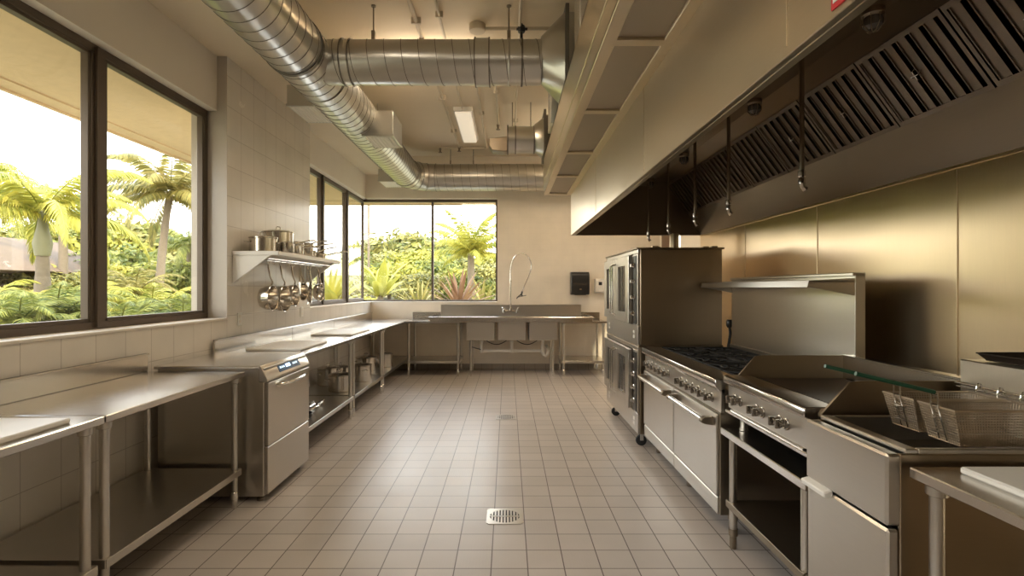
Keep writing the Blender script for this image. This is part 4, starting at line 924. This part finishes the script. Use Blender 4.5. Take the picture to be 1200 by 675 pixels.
def basket(yc, label):
    t = empty('fryer_basket', (1.68, yc, 0.96), label, 'fryer basket', 'fryer baskets')
    x0, x1 = 1.50, 1.84; w = 0.078; zt, zb = 1.085, 0.965; tp = 0.02
    WR = 0.0014
    b = MB()
    def P(x, s, z):                       # tapered sides
        k = (z-zb)/(zt-zb); return (x, yc+s*(w-tp*0.5*(1-k)), z)
    nz = 13
    for i in range(nz+1):
        z = zb+(zt-zb)*i/nz; k = (z-zb)/(zt-zb); xa = x0+0.03*(1-k); xb = x1-0.02*(1-k)
        b.tube([P(xa,-1,z),P(xb,-1,z),P(xb,1,z),P(xa,1,z)], WR, 4, closed=True)
    nx = 34
    for i in range(nx+1):
        u = i/nx
        xt = x0+(x1-x0)*u; xb_ = x0+0.03+(x1-x0-0.05)*u
        b.tube([P(xt,-1,zt), P(xb_,-1,zb), P(xb_,1,zb), P(xt,1,zt)], WR, 4)
    ny = 15
    for i in range(ny+1):
        s = -1+2*i/ny
        b.tube([(x0, yc+s*w, zt), (x0+0.03, yc+s*(w-tp*0.5), zb), (x1-0.02, yc+s*(w-tp*0.5), zb), (x1, yc+s*w, zt)], WR, 4)
    b.build('wire_mesh', BSK, t)
    b = MB(); b.tube([(x0,yc-w,zt),(x1,yc-w,zt),(x1,yc+w,zt),(x0,yc+w,zt)], 0.0045, 8, closed=True); b.build('rim', BSK, t)
    b = MB()
    for s in (-0.016, 0.016):
        b.tube([(x0+0.028,yc+s,zb+0.004),(x0-0.004,yc+s,zt),(x0-0.004,yc+s,1.135)], 0.003, 6)
    for z in (1.0, 1.05, 1.09, 1.125): b.tube([(x0+0.0,yc-0.016,z),(x0+0.0,yc+0.016,z)], 0.003, 6)
    b.build('handle_strut', CHR, t)
    b = MB(); b.tube([(x0-0.004,yc,1.135),(1.22,yc,1.20)], 0.0075, 10); b.build('handle', GRN, t)
    for s in (-0.045, 0.045):
        b = MB(); b.tube(smooth([(x1,yc+s,zt),(x1+0.002,yc+s,zt+0.02),(x1+0.008,yc+s,zt+0.037),(x1+0.02,yc+s,zt+0.037),(x1+0.024,yc+s,zt+0.015)]), 0.003, 6); b.build('hook', CHR, t)
basket(1.842, 'wire fryer basket nearest the camera, right one of the pair')
basket(2.020, 'wire fryer basket behind the nearer one, next to the griddle guard')
t = empty('sheet_pan', (1.98, 1.95, 1.206), 'dark tilted sheet pan lying on top of the fryer flue at the right edge', 'pan')
b = MB(); y0, y1 = 1.55, 2.13; x0, x1 = 1.90, 2.20; z = 1.209
b.box(x0+0.02, x1-0.02, y0+0.02, y1-0.02, z, z+0.003)
for q in ([(x0,y0),(x1,y0)], [(x1,y0),(x1,y1)], [(x1,y1),(x0,y1)], [(x0,y1),(x0,y0)]):
    (a, c), (e, f_) = q; cx, cy = (x0+x1)/2, (y0+y1)/2
    ins = lambda x_, y_: (x_+0.022*(1 if x_ < cx else -1), y_+0.022*(1 if y_ < cy else -1), z)
    A_, B_ = (a, c, z+0.028), (e, f_, z+0.028); C_, D_ = ins(e, f_), ins(a, c)
    b.quad(A_, B_, C_, D_); b.quad(*(Vector(p)+Vector((0,0,0.002)) for p in (D_, C_, B_, A_)))
    b.tube([A_, B_], 0.003, 6)
b.build('tray', GRD, t)
# ---------------------------------------------------------------- outdoors
GR = leafmat('ground_cover', (0.17,0.15,0.08), (0.36,0.30,0.18), 0.0)
L1 = leafmat('leaf_yellow_green', (0.13,0.17,0.02), (0.60,0.52,0.10))
L2 = leafmat('leaf_mid_green', (0.035,0.07,0.015), (0.36,0.36,0.08))
L3 = leafmat('leaf_canopy', (0.04,0.06,0.015), (0.46,0.40,0.11), 0.2)
L4 = leafmat('leaf_reddish', (0.13,0.055,0.035), (0.36,0.22,0.10))
L5 = leafmat('leaf_olive', (0.08,0.09,0.02), (0.46,0.37,0.11))
BRK = plain('palm_bark', (0.19,0.15,0.105), 0.9, noise=0.25, nscale=14, bump=0.4)
BRG = plain('green_crownshaft', (0.20,0.19,0.11), 0.6, noise=0.1)
def ground_h(x, y):
    d = math.hypot(x+0.5, y-3.0)
    h = 0.0
    if d > 13: h = (d-13)*0.05
    return min(h, 5.5) - 0.25 + 0.12*math.sin(x*0.4)*math.cos(y*0.33)*(1 if d > 8 else 0)
b = MB(); N = 60; vs = {}
for i in range(N+1):
    for j in range(N+1):
        u = (i/N*2-1); v = (j/N*2-1); x = 90*u*abs(u)**0.6; y = 90*v*abs(v)**0.6+3
        vs[i, j] = b.b.verts.new((x, y, ground_h(x, y) if not (-3 < x < 3.3 and -3.3 < y < 10.2) else -0.25))
for i in range(N):
    for j in range(N): b._f([vs[i,j], vs[i+1,j], vs[i+1,j+1], vs[i,j+1]])
b.build('ground', GR, kind='structure')
def frond(b, o, az, el, L, droop, ll, n=22, fold=0.5, wid=0.035, tipc=0.25):
    o = Vector(o); p = o.copy(); a = el; ds = L/n; pts = [p.copy()]; dirs = []
    fw = Vector((math.cos(az), math.sin(az), 0)); sd = Vector((-math.sin(az), math.cos(az), 0))
    for i in range(n):
        d = fw*math.cos(a)+Vector((0,0,math.sin(a))); dirs.append(d); p = p + d*ds; pts.append(p.copy()); a -= droop/n*(0.5+1.2*i/n)
    b.tube(pts[::2] if n % 2 == 0 else pts, 0.01, 4, radii=None)
    for i in range(2, n+1):
        u = i/n; l = ll*(math.sin(PI*min(1, 0.15+u*0.85))**0.6)*(1-0.35*u)+ll*0.12; d = dirs[min(i, n-1)]
        for s in (-1, 1):
            for q in (0, 0.5):
                base = pts[i]-d*ds*q
                dr = (sd*s*(1-0.35*u) + d*(0.55+0.5*u) + Vector((0,0,-fold+random.uniform(-0.15,0.15)))).normalized()
                mid = base+dr*l*0.5; tip = base+(dr+Vector((0,0,-tipc))).normalized()*l
                wv = d*wid*0.5
                v = b._v([base-wv*0.4, mid-wv, tip, mid+wv, base+wv*0.4]); b._f(v)
def palm(name, x, y, h, r0, label, nf=16, L=1.6, ll=0.45, mat=L1, lean=(0,0), bulge=0.0, cs=0.0, eln=(-0.2,1.2), droop=1.5, n=20, wid=0.035, group=None, cat='palm tree'):
    z0 = ground_h(x, y)-0.05
    t = empty(name, (x, y, z0), label, cat, group)
    b = MB(); n_ = 14; pts = []; rr = []
    for i in range(n_+1):
        u = i/n_; pts.append((x+lean[0]*u*u, y+lean[1]*u*u, z0+(h-z0)*u)); rr.append(r0*(1.25-0.5*u)+bulge*math.sin(PI*u)**2+(0.008 if i % 2 else 0))
    b.tube(pts, r0, 14, radii=rr); b.build('trunk', BRK, t)
    top = Vector(pts[-1])
    if cs:
        b = MB(); b.tube([top-Vector((0,0,0.02)), top+Vector((0,0,cs*0.25)), top+Vector((0,0,cs*0.6)), top+Vector((0,0,cs))], 0.1, 14, radii=[r0*0.95, r0*1.25, r0*0.75, r0*0.35]); b.build('crownshaft', BRG, t); top = top+Vector((0,0,cs*0.95))
    b = MB()
    for k in range(nf):
        u = k/nf; az = k*2.399+random.uniform(-0.2,0.2); el = eln[0]+(eln[1]-eln[0])*u
        frond(b, top, az, el, L*random.uniform(0.85,1.1), droop*random.uniform(0.8,1.2), ll, n, wid=wid)
    b.build('crown', mat, t, smooth=False)
    return t
def fern(name, x, y, z, label, mat, nf=22, L=1.1, ll=0.2, el=(0.3,1.3), cat='fern', group=None, n=20, wid=0.03):
    z0 = ground_h(x, y)-0.03
    t = empty(name, (x, y, z0), label, cat, group)
    b = MB(); b.tube([(x,y,z0),(x+0.02,y,z)], 0.08, 10, radii=[0.10,0.07]); b.build('stem', BRK, t)
    b = MB()
    for k in range(nf): frond(b, (x, y, z), k*2.399+random.uniform(-.2,.2), el[0]+(el[1]-el[0])*k/nf, L*random.uniform(.8,1.1), 1.7, ll, n, fold=0.15, wid=wid)
    b.build('fronds', mat, t, smooth=False); return t
def px(pxx, Y): return (pxx-595)*Y/F
palm('bottle_palm', px(50,9.5), 9.5, 2.1, 0.12, 'palm with swollen pale trunk seen through the left window pane', 18, 2.0, 0.38, L1, cs=0.8, eln=(0.0,1.3), bulge=0.03, n=26, droop=1.5, wid=0.05)
palm('coconut_palm', px(184,14), 14, 4.05, 0.10, 'coconut palm with bare leaning trunk in the right pane of the large window', 20, 2.2, 0.48, L5, lean=(0.35,0), eln=(-0.25,1.25), n=26, droop=1.5, wid=0.06)
palm('slender_palm', px(74,15), 15, 3.6, 0.12, 'thin pale trunk palm behind the bottle palm', 12, 1.5, 0.4, L2)
palm('slender_palm', px(-15,11), 11, 3.3, 0.12, 'palm whose crown leans in from the left picture edge', 16, 1.8, 0.5, L1, eln=(-0.3,1.0))
palm('slender_palm', px(222,17), 17, 2.9, 0.10, 'small palm at the right frame of the large window', 14, 1.4, 0.4, L2)
palm('feather_palm', px(552,19), 19, 2.75, 0.14, 'upright feather palm outside the back window right pane', 22, 2.0, 0.42, L1, eln=(0.15,1.5), droop=1.2, n=24, wid=0.05)
palm('slender_palm', px(432,24), 24, 6.4, 0.05, 'tall thin palm whose fronds show faintly high in the corner window', 10, 1.3, 0.35, L5)
for i, (p_, Y, z, L_, m, lab) in enumerate([(22,7.2,0.95,1.0,L2,'fern at the lower left of the large window'), (66,7.8,0.95,1.25,L2,'biggest arching fern in front of the bottle palm'), (100,9.4,1.0,1.15,L1,'yellowish fern beside the window mullion'),
        (140,8.2,0.75,1.2,L2,'dark fern just right of the window mullion'), (178,9.6,0.95,1.3,L1,'bright fern in the middle of the right pane'), (214,9.2,0.85,1.1,L2,'fern beside the right frame of the large window'), (-20,8.0,1.0,1.2,L1,'fern cut by the left picture edge'), (158,12.0,1.3,1.2,L5,'pale fern around the coconut palm foot')]):
    fern('tree_fern', px(p_,Y), Y, z, lab, m, 20, L_, 0.26, group='ferns outside the large window', n=18)
# strap-leaved plants
def strap(name, x, y, z, label, mats, n, L, w, el=(0.2,1.4), bend=0.6, cat='plant'):
    z0 = ground_h(x, y)-0.03; t = empty(name, (x, y, z0), label, cat)
    b = MB(); b.tube([(x,y,z0),(x,y,z+0.05)], 0.08, 10); b.build('stem', BRK, t)
    b = MB()
    for k in range(n):
        az = k*2.399; a = el[0]+(el[1]-el[0])*(k/n); fw = Vector((math.cos(az), math.sin(az), 0)); sd = Vector((-math.sin(az), math.cos(az), 0)); p = Vector((x, y, z)); l = L*random.uniform(.75,1.1); prev = None
        for i in range(8):
            u = i/7; ww = w*(math.sin(PI*min(1,0.12+0.88*u))**0.7)*0.5+0.004
            d = fw*math.cos(a)+Vector((0,0,math.sin(a))); up = d.cross(sd)
            cur = b._v([p-sd*ww-up*ww*0.3, p, p+sd*ww-up*ww*0.3])
            if prev: b._f([prev[0],prev[1],cur[1],cur[0]]); b._f([prev[1],prev[2],cur[2],cur[1]])
            prev = cur; p = p+d*l/7; a -= bend/7*(0.4+1.3*u)
    b.build('leaves', mats, t, smooth=False); return t
strap('bromeliad', px(538,12.6), 12.6, 1.0, 'spiky reddish rosette plant outside the back window right pane', L4, 34, 1.05, 0.09, (0.15,1.4), 0.4)
strap('bromeliad', px(492,12.6), 12.6, 0.98, 'spiky olive rosette plant outside the back window beside the mullion', L5, 28, 0.85, 0.07, (0.2,1.4), 0.4)
strap('bromeliad', px(566,14.5), 14.5, 1.0, 'pale spiky rosette plant at the right frame of the back window', L5, 24, 0.9, 0.07, (0.2,1.4), 0.4)
strap('banana_plant', px(446,14.5), 14.5, 1.25, 'broad-leaved bright banana plant outside the back window left pane', L1, 12, 1.25, 0.26, (0.5,1.5), 0.9)
strap('banana_plant', px(392,13), 13, 1.1, 'broad-leaved plant behind the far side window', L1, 12, 1.1, 0.3, (0.5,1.5), 0.7)
# broadleaf canopy
def canopy_mesh(name, n, clump, leaf, mat, flat=0.75, seed=1):
    random.seed(seed); b = MB()
    def rnd():
        while True:
            v = Vector((random.uniform(-1,1), random.uniform(-1,1), random.uniform(-1,1)))
            if 0.1 < v.length < 1: return v
    for k in range(n):
        d = rnd().normalized(); d.z = abs(d.z)*1.0-0.25; c = Vector((d.x, d.y, d.z*flat))*random.uniform(0.72,0.95); cr = random.uniform(0.2,0.34)
        for q in range(clump):
            e = rnd().normalized(); p = c+e*cr*random.uniform(0.7,1.0); p.z += 0
            nrm = (e+rnd()*0.7).normalized(); u = nrm.orthogonal().normalized(); v = nrm.cross(u); a = random.uniform(0,6.28); u, v = u*math.cos(a)+v*math.sin(a), v*math.cos(a)-u*math.sin(a)
            s = leaf*random.uniform(0.7,1.3); b._f(b._v([p-u*s, p-v*s*0.45, p+u*s, p+v*s*0.45]))
    return b
def tree_proto(seed, mat, n=70, clump=60, leaf=0.065):
    t = empty('broadleaf_tree', (0,0,0))
    b = MB(); b.tube([(0,0,-1.6),(0.03,0,-0.8),(0,0.02,0.0)], 0.06, 8, radii=[0.07,0.05,0.04])
    for a in range(5): b.tube([(0,0,-0.5),(0.4*math.cos(a*1.26),0.4*math.sin(a*1.26),0.15)], 0.02, 6, radii=[0.035,0.012])
    b.build('trunk', BRK, t, org=(0,0,0))
    canopy_mesh('c', n, clump, leaf, mat, seed=seed).build('crown', mat, t, smooth=False, org=(0,0,0))
    return t
pro = [tree_proto(11, L3), tree_proto(12, L2), tree_proto(13, L1)]
glab = 'rounded broadleaf tree in the hillside wood beyond the windows'
first = {0: True, 1: True, 2: True}
def plant_tree(x, y, r, kind, label=glab, group='hillside trees', zc=None, sq=0.85):
    o = pro[kind] if first[kind] else copy_tree(pro[kind]); first[kind] = False
    if zc is None: zc = ground_h(x, y)+r*0.95
    o.location = (x, y, zc); o.scale = (r, r, r*sq); o.rotation_euler = (0, 0, random.uniform(0,6.28)); tag(o, label, 'tree', group); return o
random.seed(5)
cnt = 0
for (p_, Y, r, kd, top) in [(470,42,4.4,0,268),(440,46,3.8,0,280),(500,42,3.8,1,274),(455,33,2.4,0,294),(487,31,2.3,2,291),(522,36,2.6,1,296),(510,27,1.8,1,303),(548,36,2.6,0,300),(577,36,2.6,2,296),(600,30,2.4,0,299),
        (425,34,2.4,1,296),(400,34,2.4,0,293),(375,32,2.4,2,296),(350,33,2.6,1,298),(532,23,1.4,2,314),(470,23,1.5,2,308),(498,20,1.2,0,318),(572,23,1.4,0,310),(416,22,1.4,2,310),(388,20,1.3,0,312),(442,25,1.6,1,306),(550,20,1.2,1,322),
        (236,27,2.4,0,285),(215,30,2.9,1,278),(190,28,2.7,0,268),(165,27,2.9,1,260),(140,26,2.8,0,252),(118,25,2.6,2,255),(92,25,2.5,0,258),(65,24,2.4,1,258),(40,24,2.4,0,262),(12,23,2.4,2,262),(-18,22,2.5,0,262),
        (205,19,1.7,0,300),(150,19,1.9,1,288),(178,17,1.6,2,306),(95,17,1.5,1,292),(30,16,1.4,0,300),(130,16,1.3,2,308),(225,17,1.4,1,304),(250,20,2.0,2,300),(280,24,2.4,0,296),(-10,15,1.3,1,300),(310,28,2.6,1,298),(60,15,1.2,0,312)]:
    plant_tree(px(p_, Y), Y, r, kd, zc=1.5+(337.5-(top-4))*Y/F-0.72*r)
for x, y, r, k in ((8,28,3.5,0),(15,24,3.5,1),(14,12,3,0),(10,18,3,2),(-14,-8,3,0),(-12,-2,2.5,1),(-6,-14,3.5,0),(2,-16,4,1),(9,-14,3.5,2)): plant_tree(x, y, r, k)
# shrubs close to the windows
for (p_, Y, r, kd, lab) in [(370,11.6,0.7,2,'low shrub below the second side window'),(412,12.5,0.75,0,'low shrub at the foot of the corner window'),(470,13.5,0.8,2,'bright low shrub left of the olive rosette'),(516,14.8,0.7,1,'dark low shrub behind the reddish rosette'),
        (428,16.5,1.1,2,'bushy shrub behind the banana plant'),(45,10.6,0.8,1,'shrub around the foot of the bottle palm'),(120,11,0.85,2,'shrub hidden partly by the window mullion'),(205,11.2,0.85,0,'shrub at the right end of the large window view'),(160,10.4,0.7,1,'shrub beneath the coconut palm'),(-15,10,0.8,0,'shrub beyond the left picture edge'),(580,13.2,0.7,2,'shrub at the right edge of the back window')]:
    plant_tree(px(p_, Y), Y, r, kd, lab, 'shrubs near the windows', zc=ground_h(px(p_,Y), Y)+r*0.75)
# neighbour's roof seen at far left
t = empty('garden_house', (px(5,13.5), 13.5, 0), 'low neighbouring house with sloping tan roof behind the palms at the left edge', 'house')
hx, hy = -14.9, 14
b = MB(); b.box(hx-2.2, hx+1.3, hy-1.2, hy+2.4, -0.3, 1.6); b.build('walls', plain('tan_wall', (0.13,0.10,0.07), 0.9, noise=0.05), t)
b = MB(); b.prism([(hx-2.6,1.75),(hx+2.3,1.95),(hx+0.6,2.95)], 'y', hy-1.5, hy+2.7, 0.02); b.build('roof', plain('tan_roof', (0.14,0.095,0.06), 0.9, noise=0.15, nscale=6, bump=0.3), t)
# ---------------------------------------------------------------- light
w = bpy.data.worlds.new('sky'); scn.world = w; w.use_nodes = True; n = w.node_tree; L = n.links
bg = n.nodes['Background']
tc = n.nodes.new('ShaderNodeTexCoord'); sp = n.nodes.new('ShaderNodeSeparateXYZ'); L.new(tc.outputs['Generated'], sp.inputs[0])
cr = n.nodes.new('ShaderNodeValToRGB'); L.new(sp.outputs['Z'], cr.inputs['Fac'])
cr.color_ramp.elements[0].position = 0.0; cr.color_ramp.elements[0].color = (1.0,0.92,0.82,1)
cr.color_ramp.elements[1].position = 0.9; cr.color_ramp.elements[1].color = (0.52,0.66,0.90,1)
e = cr.color_ramp.elements.new(0.22); e.color = (0.97,0.94,0.92,1)
L.new(cr.outputs[0], bg.inputs[0]); bg.inputs[1].default_value = 3.0
s = bpy.data.lights.new('sun', 'SUN'); s.energy = 3.0; s.angle = math.radians(3); s.color = (1.0,0.86,0.62)
so = bpy.data.objects.new('sun', s); COL.objects.link(so)
d = Vector((-0.55, 0.45, -0.85)); so.rotation_euler = d.to_track_quat('-Z', 'Y').to_euler()
def portal(loc, rot, sx, sy):
    l = bpy.data.lights.new('portal', 'AREA'); l.shape = 'RECTANGLE'; l.size = sx; l.size_y = sy; l.cycles.is_portal = True
    o = bpy.data.objects.new('portal', l); COL.objects.link(o); o.location = loc; o.rotation_euler = rot
portal((-2.86, 3.43, 2.15), (0, -PI/2, 0), 1.9, 2.6); portal((-2.86, -0.02, 2.15), (0, -PI/2, 0), 1.9, 3.75); portal((-2.86, 8.3, 2.2), (0, -PI/2, 0), 1.9, 3.2)
portal((-1.45, 10.0, 2.2), (-PI/2, 0, 0), 2.55, 1.9)
# ---------------------------------------------------------------- camera
c = bpy.data.cameras.new('camera'); co = bpy.data.objects.new('camera', c); COL.objects.link(co)
co.location = (0, 0, 1.5); co.rotation_euler = (PI/2, 0, 0); c.sensor_width = 36; c.lens = F/1200*36; c.shift_x = 5/1200; c.clip_start = 0.05; c.clip_end = 500
scn.camera = co
scn.view_settings.view_transform = 'Standard'; scn.view_settings.look = 'None'; scn.view_settings.gamma = 1; scn.view_settings.use_curve_mapping = False
scn.view_settings.exposure = 1.32
